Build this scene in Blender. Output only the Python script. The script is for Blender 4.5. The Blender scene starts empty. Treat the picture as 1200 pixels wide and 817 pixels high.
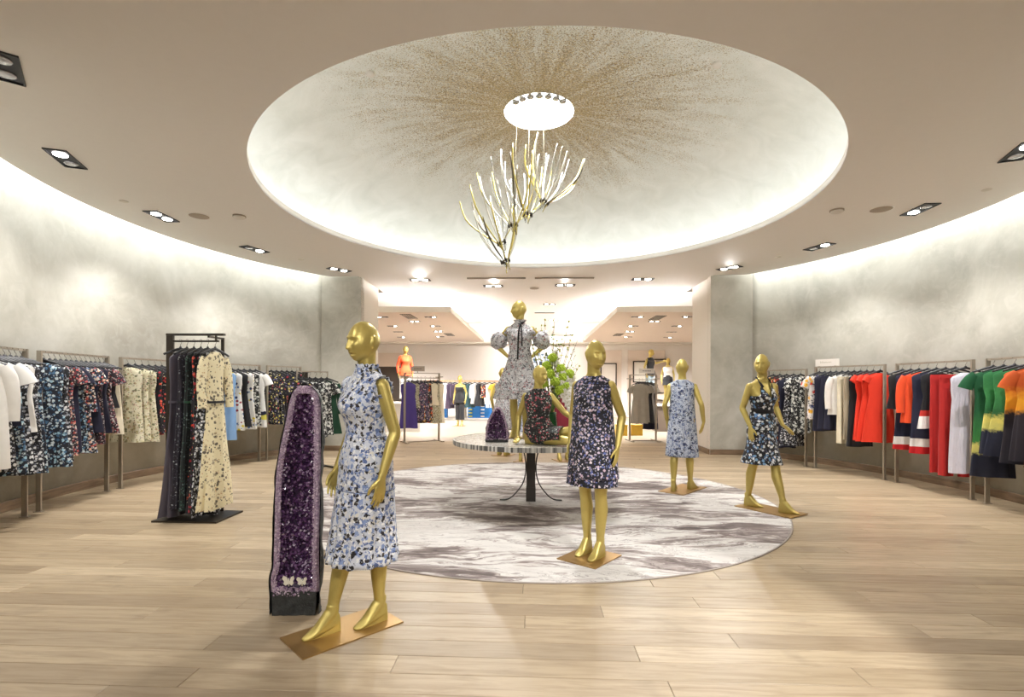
import bpy, bmesh, math, random
from math import sin, cos, pi, sqrt, atan2, exp
from mathutils import Vector, Matrix, noise

random.seed(7)
S = bpy.context.scene
C = S.collection

# ------------------------------------------------------------------ camera, world, exposure
CAM_H, YAW, ROLL = 1.41, 0.041, 0.005
cam_data = bpy.data.cameras.new('camera')
cam = bpy.data.objects.new('camera', cam_data)
C.objects.link(cam)
cam_data.sensor_width = 36.0
cam_data.lens = 18.0
cam_data.shift_y = 44.0 / 1200.0
cam_data.clip_start = 0.05
cam_data.clip_end = 200
cam.matrix_world = (Matrix.Translation((0, 0, CAM_H)) @ Matrix.Rotation(YAW, 4, 'Z')
                    @ Matrix.Rotation(pi / 2, 4, 'X') @ Matrix.Rotation(ROLL, 4, 'Z'))
S.camera = cam
W = bpy.data.worlds.new('world')
S.world = W
W.use_nodes = True
W.node_tree.nodes['Background'].inputs[0].default_value = (1.0, 0.95, 0.88, 1)
W.node_tree.nodes['Background'].inputs[1].default_value = 0.3
S.view_settings.view_transform = 'Standard'
S.view_settings.look = 'None'
S.view_settings.exposure = 0.12
S.view_settings.gamma = 1.0
S.view_settings.use_curve_mapping = False
S.cycles.use_denoising = True
S.cycles.max_bounces = 7
S.cycles.diffuse_bounces = 4
S.cycles.glossy_bounces = 3
S.cycles.transmission_bounces = 5
S.cycles.caustics_reflective = False
S.cycles.caustics_refractive = False
S.cycles.sample_clamp_indirect = 4.0

# brightness of each kind of lamp (watts, or emission strength)
P_SPOT, P_STORE_SPOT, P_ENTRY = 215.0, 1500.0, 260.0
E_SLOT, E_DOME, E_OCULUS, E_COVE, E_LENS = 9.0, 4.6, 14.0, 300.0, 30.0

# ------------------------------------------------------------------ room numbers
ZC, RW, RC, HC = 6.95, 6.0, 5.80, 3.73          # round room centre, wall radius, ceiling edge radius, ceiling height
DX, DY, DR = 0.06, 6.67, 3.37                   # dome opening
PIER_Y = 10.85
PIER_X = sqrt(RW * RW - (PIER_Y - ZC) ** 2)
DOOR_X = 3.70
STORE_Y1 = 24.0
STORE_X = 9.5

# ------------------------------------------------------------------ mesh helpers
class MB:
    def __init__(self):
        self.v, self.f, self.mi = [], [], []

    def add(self, verts, faces, mi=0):
        o = len(self.v)
        self.v.extend([tuple(p) for p in verts])
        for fc in faces:
            self.f.append(tuple(i + o for i in fc))
            self.mi.append(mi)

    def box(self, c, s, mi=0, M=None):
        x, y, z = s[0] / 2, s[1] / 2, s[2] / 2
        vs = [Vector((a, b, d)) for a in (-x, x) for b in (-y, y) for d in (-z, z)]
        if M is not None:
            vs = [M @ p for p in vs]
        c = Vector(c)
        vs = [p + c for p in vs]
        self.add(vs, [(0, 1, 3, 2), (4, 6, 7, 5), (0, 4, 5, 1), (2, 3, 7, 6), (0, 2, 6, 4), (1, 5, 7, 3)], mi)

    def rings(self, rings, cap0=True, cap1=True, mi=0, closed=True):
        n = len(rings[0])
        vs = [p for r in rings for p in r]
        fs = []
        m = n if closed else n - 1
        for i in range(len(rings) - 1):
            for j in range(m):
                a, b = i * n + j, i * n + (j + 1) % n
                fs.append((a, b, b + n, a + n))
        if cap0:
            fs.append(tuple(range(n - 1, -1, -1)))
        if cap1:
            k = (len(rings) - 1) * n
            fs.append(tuple(range(k, k + n)))
        self.add(vs, fs, mi)

    def tube(self, pts, ra, rb=None, side=None, n=10, cap=True, mi=0):
        """tube through pts; ra half-width along `side`, rb half-height across it"""
        pts = [Vector(p) for p in pts]
        k = len(pts)
        if not hasattr(ra, '__len__'):
            ra = [ra] * k
        rb = ra if rb is None else (rb if hasattr(rb, '__len__') else [rb] * k)
        rs, prev = [], None
        for i, p in enumerate(pts):
            t = (pts[min(i + 1, k - 1)] - pts[max(i - 1, 0)])
            t = t.normalized() if t.length > 1e-9 else Vector((0, 0, 1))
            if side is not None:
                s = Vector(side)
            elif prev is not None:
                s = prev
            else:
                s = Vector((1, 0, 0)) if abs(t.x) < 0.8 else Vector((0, 1, 0))
            s = (s - t * s.dot(t))
            s = s.normalized() if s.length > 1e-6 else t.orthogonal().normalized()
            prev = s
            u = t.cross(s)
            rs.append([p + s * (ra[i] * cos(2 * pi * j / n)) + u * (rb[i] * sin(2 * pi * j / n)) for j in range(n)])
        self.rings(rs, cap, cap, mi)

    def cyl(self, p0, p1, r, n=16, mi=0, r1=None):
        self.tube([p0, p1], [r, r if r1 is None else r1], n=n, mi=mi)

    def lathe(self, prof, n=48, c=(0, 0, 0), mi=0, a0=0.0, a1=2 * pi):
        full = abs(a1 - a0 - 2 * pi) < 1e-6
        k = n if full else n + 1
        rs = [[(c[0] + r * cos(a0 + (a1 - a0) * j / n), c[1] + r * sin(a0 + (a1 - a0) * j / n), c[2] + z)
               for j in range(k)] for r, z in prof]
        self.rings(rs, False, False, mi, closed=full)

    def ball(self, c, r, nu=12, nv=8, s=(1, 1, 1), mi=0):
        rs = []
        for i in range(nv + 1):
            t = -pi / 2 + pi * i / nv
            rr = max(cos(t), 0.02) * r
            rs.append([(c[0] + s[0] * rr * cos(2 * pi * j / nu), c[1] + s[1] * rr * sin(2 * pi * j / nu),
                        c[2] + s[2] * r * sin(t)) for j in range(nu)])
        self.rings(rs, True, True, mi)

    def mesh(self, name, mats, smooth=True):
        me = bpy.data.meshes.new(name)
        me.from_pydata(self.v, [], self.f)
        for m in (mats if isinstance(mats, (list, tuple)) else [mats]):
            me.materials.append(m)
        if any(self.mi):
            me.polygons.foreach_set('material_index', self.mi)
        if smooth:
            me.polygons.foreach_set('use_smooth', [True] * len(me.polygons))
        me.update()
        return me

    def build(self, name, mats, parent=None, smooth=True, loc=None):
        return link(name, self.mesh(name, mats, smooth), parent, loc)


def link(name, me, parent=None, loc=None, rotz=0.0):
    o = bpy.data.objects.new(name, me)
    C.objects.link(o)
    if loc is not None:
        o.location = loc
    if rotz:
        o.rotation_euler = (0, 0, rotz)
    if parent is not None:
        o.parent = parent
    return o


def tag(o, label, cat, group=None, kind=None):
    if label:
        o['label'] = label
    if cat:
        o['category'] = cat
    if group:
        o['group'] = group
    if kind:
        o['kind'] = kind
    return o


def thing(name, label, cat, loc=(0, 0, 0), rotz=0.0, group=None):
    o = bpy.data.objects.new(name, None)
    C.objects.link(o)
    o.empty_display_size = 0.1
    o.location = loc
    o.rotation_euler = (0, 0, rotz)
    return tag(o, label, cat, group)


def struct(name, mb, mats, smooth=False, parent=None):
    o = mb.build(name, mats, parent, smooth)
    if parent is None:
        o['kind'] = 'structure'
    return o


def solidify(o, t):
    m = o.modifiers.new('thickness', 'SOLIDIFY')
    m.thickness = t
    m.offset = -1
    return o


def remeshed(mb, name, mat, voxel, smooth_it=2):
    me = mb.mesh(name, mat)
    o = bpy.data.objects.new('working_copy', me)
    C.objects.link(o)
    r = o.modifiers.new('r', 'REMESH')
    r.mode = 'VOXEL'
    r.voxel_size = voxel
    r.use_smooth_shade = True
    if smooth_it:
        s = o.modifiers.new('s', 'SMOOTH')
        s.factor = 0.5
        s.iterations = smooth_it
    dg = bpy.context.evaluated_depsgraph_get()
    out = bpy.data.meshes.new_from_object(o.evaluated_get(dg), depsgraph=dg)
    out.name = name
    if not out.materials:
        out.materials.append(mat)
    bpy.data.objects.remove(o)
    bpy.data.meshes.remove(me)
    out.polygons.foreach_set('use_smooth', [True] * len(out.polygons))
    return out


def lerp(a, b, t):
    return a + (b - a) * t


def sstep(a, b, x):
    t = min(1.0, max(0.0, (x - a) / (b - a)))
    return t * t * (3 - 2 * t)


def interp(tab, z):
    """rows (z, a, b, ...) ascending in z -> smooth interpolation"""
    if z <= tab[0][0]:
        return tab[0][1:]
    for i in range(len(tab) - 1):
        if z <= tab[i + 1][0]:
            t = (z - tab[i][0]) / (tab[i + 1][0] - tab[i][0])
            p0, p1, p2, p3 = tab[max(i - 1, 0)], tab[i], tab[i + 1], tab[min(i + 2, len(tab) - 1)]
            return tuple(0.5 * (2 * b + (c - a) * t + (2 * a - 5 * b + 4 * c - d) * t * t + (3 * b - a - 3 * c + d) * t ** 3)
                         for a, b, c, d in zip(p0[1:], p1[1:], p2[1:], p3[1:]))
    return tab[-1][1:]


def spline(pts, k=6):
    pts = [Vector(p) for p in pts]
    out = []
    for i in range(len(pts) - 1):
        p0, p1, p2, p3 = pts[max(i - 1, 0)], pts[i], pts[i + 1], pts[min(i + 2, len(pts) - 1)]
        for j in range(k):
            t = j / k
            out.append(0.5 * (2 * p1 + (p2 - p0) * t + (2 * p0 - 5 * p1 + 4 * p2 - p3) * t * t + (3 * p1 - p0 - 3 * p2 + p3) * t ** 3))
    out.append(pts[-1])
    return out


# ------------------------------------------------------------------ materials
def srgb(r, g, b):
    f = lambda c: (c / 255 / 12.92) if c / 255 <= 0.04045 else ((c / 255 + 0.055) / 1.055) ** 2.4
    return (f(r), f(g), f(b), 1.0)


class NT:
    """tiny wrapper for building node trees"""
    def __init__(self, name):
        self.m = bpy.data.materials.new(name)
        self.m.use_nodes = True
        self.t = self.m.node_tree
        self.b = self.t.nodes['Principled BSDF']

    def n(self, typ, ins=None, **kw):
        nd = self.t.nodes.new(typ)
        for k, v in kw.items():
            setattr(nd, k, v)
        for k, v in (ins or {}).items():
            self.set(nd.inputs[k], v)
        return nd

    def set(self, sock, v):
        if isinstance(v, bpy.types.NodeSocket):
            self.t.links.new(v, sock)
        else:
            sock.default_value = v

    def math(self, op, a, b=0.0, c=None):
        nd = self.n('ShaderNodeMath', {0: a, 1: b}, operation=op)
        if c is not None:
            self.set(nd.inputs[2], c)
        return nd.outputs[0]

    def vmath(self, op, a, b):
        return self.n('ShaderNodeVectorMath', {0: a, 1: b}, operation=op).outputs[0]

    def mix(self, f, a, b):
        nd = self.n('ShaderNodeMix', data_type='RGBA')
        self.set(nd.inputs[0], f)
        self.set(nd.inputs[6], a)
        self.set(nd.inputs[7], b)
        return nd.outputs[2]

    def ramp(self, f, stops, mode='LINEAR'):
        nd = self.n('ShaderNodeValToRGB', {0: f})
        cr = nd.color_ramp
        cr.interpolation = mode
        while len(cr.elements) < len(stops):
            cr.elements.new(0.5)
        for e, (p, c) in zip(cr.elements, stops):
            e.position = p
            e.color = c if len(c) == 4 else (*c, 1)
        return nd.outputs[0]

    def noise(self, vec, scale, detail=3.0, rough=0.55, dist=0.0):
        return self.n('ShaderNodeTexNoise', {'Vector': vec, 'Scale': scale, 'Detail': detail, 'Roughness': rough, 'Distortion': dist})

    def step(self, x, lo, hi):
        return self.n('ShaderNodeMapRange', {0: x, 1: lo, 2: hi, 3: 0.0, 4: 1.0}).outputs[0]

    def obj(self):
        return self.n('ShaderNodeTexCoord').outputs['Object']

    def bump(self, h, strength=0.2, dist=0.01):
        self.set(self.b.inputs['Normal'], self.n('ShaderNodeBump', {'Height': h, 'Strength': strength, 'Distance': dist}).outputs[0])

    def done(self, col=None, rough=0.6, metal=0.0, **kw):
        if col is not None:
            self.set(self.b.inputs['Base Color'], col)
        self.set(self.b.inputs['Roughness'], rough)
        self.set(self.b.inputs['Metallic'], metal)
        for k, v in kw.items():
            self.set(self.b.inputs[k.replace('_', ' ')], v)
        return self.m


def plain(name, col, rough=0.6, metal=0.0, grain=0.0, **kw):
    t = NT(name)
    c = col
    if grain:
        nz = t.noise(t.obj(), 14.0, 4)
        c = t.mix(nz.outputs[0], tuple(x * (1 - grain) for x in col[:3]) + (1,), tuple(min(1, x * (1 + grain)) for x in col[:3]) + (1,))
    return t.done(c, rough, metal, **kw)


def glow(name, col, strength):
    t = NT(name)
    return t.done((0.8, 0.8, 0.8, 1), 0.6, Emission_Color=col, Emission_Strength=strength)


def fabric(name, col, rough=0.85, amp=0.12, crinkle=0.0):
    t = NT(name)
    v = t.obj()
    nz = t.noise(v, 9.0, 3)
    c = t.mix(nz.outputs[0], tuple(x * (1 - amp) for x in col[:3]) + (1,), tuple(min(1, x * (1 + amp)) for x in col[:3]) + (1,))
    if crinkle:
        st = t.n('ShaderNodeMapping', {'Vector': v, 'Scale': (40, 40, 7)}).outputs[0]
        t.bump(t.noise(st, 1.0, 4).outputs[0], crinkle, 0.02)
    return t.done(c, rough, Sheen_Weight=0.1)


FINE, DENSE = 1.0, 1.0


def floral(name, base, layers, base2=None, rough=0.8, wobble=0.012):
    """printed cloth: layers of irregular blossoms (scale, radius, presence, [colours]) on a base"""
    t = NT(name)
    oi = t.n('ShaderNodeObjectInfo').outputs['Random']
    v0 = t.obj()
    v = t.vmath('ADD', v0, t.n('ShaderNodeCombineXYZ', {0: t.math('MULTIPLY', oi, 7.0), 1: t.math('MULTIPLY', oi, 3.0), 2: 0.0}).outputs[0])
    nz = t.noise(v, 55.0, 2)
    w = t.vmath('MULTIPLY', t.vmath('SUBTRACT', nz.outputs['Color'], (0.5, 0.5, 0.5)), (wobble * 2, wobble * 2, wobble * 2))
    vw = t.vmath('ADD', v, w)
    col = base
    if base2 is not None:
        col = t.mix(t.step(t.noise(v, 7.0, 2).outputs[0], 0.45, 0.55), base, base2)
    for scale, rad, pres, cols in layers:
        scale, pres = scale * FINE, min(1.0, pres * DENSE)
        vo = t.n('ShaderNodeTexVoronoi', {'Vector': vw, 'Scale': scale, 'Randomness': 0.95}, feature='F1')
        sep = t.n('ShaderNodeSeparateColor', {0: vo.outputs['Color']})
        k = len(cols)
        cc = t.ramp(sep.outputs[0], [(i / k, c) for i, c in enumerate(cols)], 'CONSTANT') if k > 1 else cols[0]
        msk = t.math('MULTIPLY', t.step(vo.outputs['Distance'], rad + 0.05, rad - 0.05), t.math('LESS_THAN', sep.outputs[1], pres))
        col = t.mix(msk, col, cc)
        vw = t.vmath('ADD', vw, (0.37, 0.21, 0.53))
    return t.done(col, rough, Sheen_Weight=0.08)


def banded(name, stops, mottle=0.0, rough=0.85, soft=True, span=1.6):
    """cloth whose colour changes down its length; stops = (metres below the rail, colour)"""
    t = NT(name)
    v = t.obj()
    z = t.math('MULTIPLY', t.n('ShaderNodeSeparateXYZ', {0: v}).outputs[2], -1.0 / span)
    if mottle:
        z = t.math('ADD', z, t.math('MULTIPLY', t.math('SUBTRACT', t.noise(v, 22.0, 3).outputs[0], 0.5), mottle))
    return t.done(t.ramp(z, [(d / span, c) for d, c in stops], 'LINEAR' if soft else 'CONSTANT'), rough)


def K(x):
    return (x, x, x, 1)


BLACK, NAVY, WHITE, CREAM = srgb(24, 24, 28), srgb(30, 32, 56), srgb(236, 234, 230), srgb(222, 211, 180)

M = {}
# --- plaster, paint, floor
t = NT('venetian_plaster')
v = t.obj()
n1 = t.noise(v, 0.9, 5, 0.6, 0.6).outputs[0]
n2 = t.noise(v, 4.5, 6, 0.65, 1.2).outputs[0]
c = t.ramp(n1, [(0.3, srgb(158, 154, 143)), (0.5, srgb(180, 177, 166)), (0.72, srgb(200, 197, 188))])
c = t.mix(t.math('MULTIPLY', t.step(n2, 0.48, 0.85), 0.45), c, srgb(208, 206, 198))
t.bump(n2, 0.08, 0.02)
M['plaster'] = t.done(c, 0.5)
M['ceiling'] = plain('tan_ceiling_paint', srgb(243, 239, 236), 0.75, grain=0.015)
M['white_paint'] = plain('white_paint', srgb(238, 233, 224), 0.7, grain=0.02)
M['cream_wall'] = plain('cream_store_wall', srgb(240, 235, 230), 0.7, grain=0.03)
M['peach_ceiling'] = plain('peach_panel_paint', srgb(228, 214, 202), 0.75, grain=0.02)
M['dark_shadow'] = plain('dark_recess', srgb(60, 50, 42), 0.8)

t = NT('dome_leaf')
v = t.obj()
xyz = t.n('ShaderNodeSeparateXYZ', {0: v})
r = t.math('SQRT', t.math('ADD', t.math('POWER', xyz.outputs[0], 2.0), t.math('POWER', xyz.outputs[1], 2.0)))
ang = t.math('ARCTAN2', xyz.outputs[1], xyz.outputs[0])
rad = t.n('ShaderNodeCombineXYZ', {0: t.math('MULTIPLY', t.math('SINE', ang), 5.0), 1: t.math('MULTIPLY', t.math('COSINE', ang), 5.0), 2: t.math('MULTIPLY', r, 0.5)}).outputs[0]
streak = t.noise(rad, 2.2, 4, 0.7).outputs[0]
fine = t.noise(v, 66.0, 3, 0.85).outputs[0]
fall = t.step(r, 2.75, 0.5)
dens = t.math('ADD', t.math('MULTIPLY', fall, 0.22), t.math('MULTIPLY', t.math('SUBTRACT', streak, 0.5), 0.34))
msk = t.step(t.math('ADD', fine, dens), 0.60, 0.66)
msk = t.math('MULTIPLY', msk, t.step(r, 2.9, 2.3))
leafc = t.ramp(t.noise(v, 48.0, 2).outputs[0], [(0.3, srgb(98, 82, 54)), (0.5, srgb(168, 148, 106)), (0.7, srgb(214, 198, 156))])
pl = t.ramp(t.noise(v, 2.2, 5, 0.6, 0.8).outputs[0], [(0.3, srgb(222, 225, 219)), (0.7, srgb(238, 240, 236))])
M['dome'] = t.done(t.mix(msk, pl, leafc), 0.55)

def wood(name, rnd_socket):
    t = NT(name)
    v = t.obj()
    if rnd_socket == 'object':
        rnd = t.n('ShaderNodeObjectInfo').outputs['Random']
    else:
        rnd = t.n('ShaderNodeNewGeometry').outputs['Random Per Island']
    off = t.n('ShaderNodeCombineXYZ', {0: t.math('MULTIPLY', rnd, 31.0), 1: t.math('MULTIPLY', rnd, 17.0), 2: 0.0}).outputs[0]
    st = t.n('ShaderNodeMapping', {'Vector': t.vmath('ADD', v, off), 'Scale': (1.1, 13.0, 1.0)}).outputs[0]
    g = t.noise(st, 2.2, 6, 0.62, 0.7).outputs[0]
    blot = t.noise(t.vmath('ADD', v, off), 2.6, 3).outputs[0]
    base = t.ramp(rnd, [(0.0, srgb(154, 135, 110)), (0.3, srgb(177, 158, 131)), (0.6, srgb(165, 146, 119)), (0.85, srgb(190, 171, 143)), (1.0, srgb(144, 126, 102))])
    c = t.mix(t.math('MULTIPLY', t.step(g, 0.42, 0.72), 0.6), base, srgb(122, 102, 78))
    c = t.mix(t.math('MULTIPLY', t.step(blot, 0.60, 0.78), 0.5), c, srgb(114, 97, 78))
    t.bump(g, 0.05, 0.004)
    return t.done(c, t.math('ADD', 0.30, t.math('MULTIPLY', g, 0.16)), Specular_IOR_Level=0.4)

M['plank'] = wood('oak_plank', 'object')
M['plank_far'] = wood('oak_plank_far', 'island')
M['subfloor'] = plain('floor_joint', srgb(92, 72, 50), 0.8)
M['store_floor'] = plain('store_floor_stone', srgb(156, 143, 128), 0.3, grain=0.05)
M['baseboard'] = None
t = NT('baseboard_wood')
st = t.n('ShaderNodeMapping', {'Vector': t.obj(), 'Scale': (1, 1, 9)}).outputs[0]
M['baseboard'] = t.done(t.ramp(t.noise(st, 3.0, 4).outputs[0], [(0.3, srgb(104, 84, 66)), (0.7, srgb(146, 122, 98))]), 0.45)

# --- metals, glass, stone
t = NT('satin_gold_paint')
g = t.noise(t.obj(), 60.0, 2).outputs[0]
M['gold'] = t.done(t.mix(g, srgb(194, 174, 96), srgb(204, 184, 108)), t.math('ADD', 0.33, t.math('MULTIPLY', g, 0.06)), 0.52)
M['brass_plate'] = plain('brushed_brass_plate', srgb(172, 138, 86), 0.34, 0.75, grain=0.06)
M['pewter'] = plain('champagne_metal', srgb(164, 154, 140), 0.38, 0.45, grain=0.06)
M['dark_metal'] = plain('dark_bronze_metal', srgb(62, 56, 50), 0.4, 0.7, grain=0.1)
M['iron'] = plain('dark_iron', srgb(70, 66, 62), 0.5, 0.5, grain=0.15)
M['chrome'] = plain('chrome', srgb(190, 190, 190), 0.2, 1.0)
M['hook'] = plain('hook_metal', srgb(120, 116, 110), 0.3, 0.9)
M['hanger'] = plain('black_hanger', srgb(30, 30, 34), 0.45)
M['black'] = plain('black_trim', srgb(26, 26, 34), 0.5)
M['white_plastic'] = plain('white_plastic', srgb(226, 220, 212), 0.5)
M['grey_plastic'] = plain('speaker_grille_cloth', srgb(168, 154, 140), 0.8)
M['slot'] = plain('vent_dark', srgb(84, 76, 68), 0.7)
M['lens'] = glow('lamp_lens', (1.0, 0.96, 0.9, 1), E_LENS)
M['lens_off'] = plain('lamp_lens_unlit', srgb(200, 200, 206), 0.15, 0.6)
M['slot_light'] = glow('cove_slot_light', (0.96, 1.0, 0.98, 1), E_SLOT)
M['dome_light'] = glow('dome_cove_light', (0.95, 0.99, 1.0, 1), E_DOME)
M['oculus_light'] = glow('oculus_light', (1.0, 0.98, 0.94, 1), E_OCULUS)
M['store_cove'] = glow('store_cove_light', (1.0, 0.98, 0.95, 1), E_COVE)
t = NT('clear_glass_rod')
M['glass'] = t.done((0.96, 0.97, 0.95, 1), 0.08, 0.0, Transmission_Weight=0.75, IOR=1.3)
M['gold_glass'] = plain('gold_leaf_rod', srgb(198, 182, 104), 0.3, 0.4, grain=0.2)
M['white_rod'] = plain('frosted_white_rod', srgb(240, 238, 228), 0.3)
M['dark_rod'] = plain('bronze_rod', srgb(86, 78, 62), 0.4, 0.6)
t = NT('geode_crust')
v = t.obj()
nz = t.noise(v, 24.0, 6, 0.7).outputs[0]
t.bump(nz, 0.7, 0.02)
M['crust'] = t.done(t.ramp(nz, [(0.3, srgb(24, 26, 28)), (0.7, srgb(66, 68, 66))]), 0.6)
t = NT('amethyst')
rnd = t.n('ShaderNodeNewGeometry').outputs['Random Per Island']
M['amethyst'] = t.done(t.ramp(rnd, [(0.0, srgb(40, 24, 46)), (0.35, srgb(70, 42, 78)), (0.65, srgb(98, 64, 104)), (0.88, srgb(142, 108, 144)), (1.0, srgb(214, 198, 214))]), 0.12, Specular_IOR_Level=0.7, Coat_Weight=0.5)
t = NT('pale_amethyst_rim')
rnd = t.n('ShaderNodeNewGeometry').outputs['Random Per Island']
M['rim'] = t.done(t.ramp(rnd, [(0.0, srgb(134, 108, 136)), (0.5, srgb(176, 150, 172)), (1.0, srgb(222, 204, 214))]), 0.25)
t = NT('pale_lilac_quartz')
nz = t.noise(t.obj(), 55.0, 5, 0.75).outputs[0]
t.bump(nz, 0.8, 0.01)
M['rim_solid'] = t.done(t.ramp(nz, [(0.34, srgb(96, 74, 96)), (0.5, srgb(160, 138, 156)), (0.68, srgb(206, 188, 200))]), 0.4)
M['geode_wall'] = plain('dark_amethyst_wall', srgb(46, 24, 58), 0.4, grain=0.3)
M['butterfly'] = plain('white_porcelain', srgb(236, 228, 210), 0.4)

# --- rug with flowing marble pattern
t = NT('marble_rug')
v = t.obj()
mp = t.n('ShaderNodeMapping', {'Vector': v, 'Scale': (0.34, 1.0, 1.0), 'Rotation': (0, 0, -0.10)}).outputs[0]
nz = t.noise(mp, 0.9, 5, 0.6).outputs['Color']
vw = t.vmath('ADD', mp, t.vmath('MULTIPLY', t.vmath('SUBTRACT', nz, (0.5, 0.5, 0.5)), (1.0, 1.5, 0)))
a = t.noise(vw, 2.0, 9, 0.62, 0.5).outputs[0]
b = t.noise(t.n('ShaderNodeMapping', {'Vector': vw, 'Scale': (1.6, 5.0, 1.0)}).outputs[0], 2.4, 8, 0.7, 0.8).outputs[0]
c = t.ramp(t.math('ADD', t.math('MULTIPLY', a, 0.62), t.math('MULTIPLY', b, 0.38)),
           [(0.38, srgb(82, 72, 70)), (0.45, srgb(124, 112, 108)), (0.49, srgb(178, 168, 163)), (0.52, srgb(212, 208, 203)), (0.60, srgb(200, 194, 189)), (0.68, srgb(164, 150, 146))])
vein = t.step(t.math('ABSOLUTE', t.math('SUBTRACT', b, 0.47)), 0.016, 0.004)
c = t.mix(t.math('MULTIPLY', vein, 0.7), c, srgb(104, 92, 90))
t.bump(b, 0.1, 0.004)
M['rug'] = t.done(c, 0.9)
M['rug_edge'] = plain('rug_binding', srgb(168, 158, 150), 0.9)

# --- table
t = NT('mosaic_top')
vo = t.n('ShaderNodeTexVoronoi', {'Vector': t.obj(), 'Scale': 34.0}, feature='F1')
c = t.ramp(t.n('ShaderNodeSeparateColor', {0: vo.outputs['Color']}).outputs[0], [(0, srgb(196, 190, 178)), (0.5, srgb(226, 222, 212)), (1, srgb(164, 158, 148))])
e = t.n('ShaderNodeTexVoronoi', {'Vector': t.obj(), 'Scale': 34.0}, feature='DISTANCE_TO_EDGE')
M['mosaic'] = t.done(t.mix(t.step(e.outputs['Distance'], 0.08, 0.02), c, srgb(150, 144, 134)), 0.25)
t = NT('inlay_edge')
rnd = t.n('ShaderNodeNewGeometry').outputs['Random Per Island']
M['inlay'] = t.done(t.ramp(rnd, [(0, srgb(98, 98, 96)), (0.28, srgb(142, 142, 138)), (0.55, srgb(190, 188, 182)), (0.8, srgb(222, 220, 214))], 'CONSTANT'), 0.3)

# --- garments
BLUEDRESS = floral('blue_white_blossom_print', srgb(206, 210, 220),
                   [(34, 0.52, 0.72, [srgb(104, 122, 168), srgb(140, 158, 200), srgb(86, 104, 152), srgb(126, 146, 190)]),
                    (40, 0.42, 0.62, [srgb(244, 244, 244), srgb(232, 232, 232), srgb(222, 218, 208)]),
                    (33, 0.40, 0.62, [srgb(34, 31, 32), srgb(58, 50, 44), srgb(44, 40, 44)]),
                    (52, 0.30, 0.45, [srgb(236, 236, 238), srgb(120, 138, 184)])], wobble=0.02)
FINE = 1.2
LILACDRESS = floral('black_lilac_blossom_print', srgb(34, 34, 46),
                    [(31, 0.40, 0.72, [srgb(206, 190, 208), srgb(226, 214, 222), srgb(92, 104, 164), srgb(196, 170, 186)]),
                     (50, 0.38, 0.62, [srgb(92, 102, 156), srgb(222, 214, 222), srgb(140, 140, 172)])], srgb(26, 26, 34))
FINE = 1.15
NAVYWASH = floral('navy_white_watercolour_print', srgb(186, 194, 210),
                  [(26, 0.54, 0.85, [srgb(50, 60, 100), srgb(98, 112, 152), srgb(34, 40, 72), srgb(150, 162, 190)]),
                   (42, 0.42, 0.7, [srgb(226, 230, 234), srgb(60, 70, 112), srgb(200, 208, 220)])], wobble=0.04)
FINE, DENSE = 1.3, 1.25
HALTERPRINT = floral('black_blue_bloom_print', srgb(30, 30, 34),
                     [(20, 0.44, 0.72, [srgb(216, 220, 224), srgb(122, 160, 196), srgb(236, 236, 236), srgb(88, 124, 168)]),
                      (32, 0.36, 0.5, [srgb(200, 206, 214), srgb(84, 82, 110)])])
FINE, DENSE = 1.0, 1.0
RUFFLEPRINT = floral('white_red_sprig_print', srgb(196, 194, 196),
                     [(38, 0.44, 0.8, [srgb(92, 92, 100), srgb(140, 140, 144), srgb(56, 56, 62)]),
                      (26, 0.32, 0.45, [srgb(140, 62, 72), srgb(170, 96, 102)]),
                      (56, 0.38, 0.7, [srgb(236, 234, 232), srgb(88, 88, 94), srgb(222, 220, 220)])], wobble=0.03)
FINE, DENSE = 1.3, 1.2
SEATPRINT = floral('black_pink_sprig_print', srgb(36, 36, 38),
                   [(24, 0.36, 0.55, [srgb(206, 108, 122), srgb(222, 168, 170), srgb(176, 60, 74)]),
                    (36, 0.36, 0.6, [srgb(196, 200, 194), srgb(116, 130, 120), srgb(70, 76, 72)])])
M['ribbon'] = fabric('black_velvet', srgb(20, 18, 20), 0.9)

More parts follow.
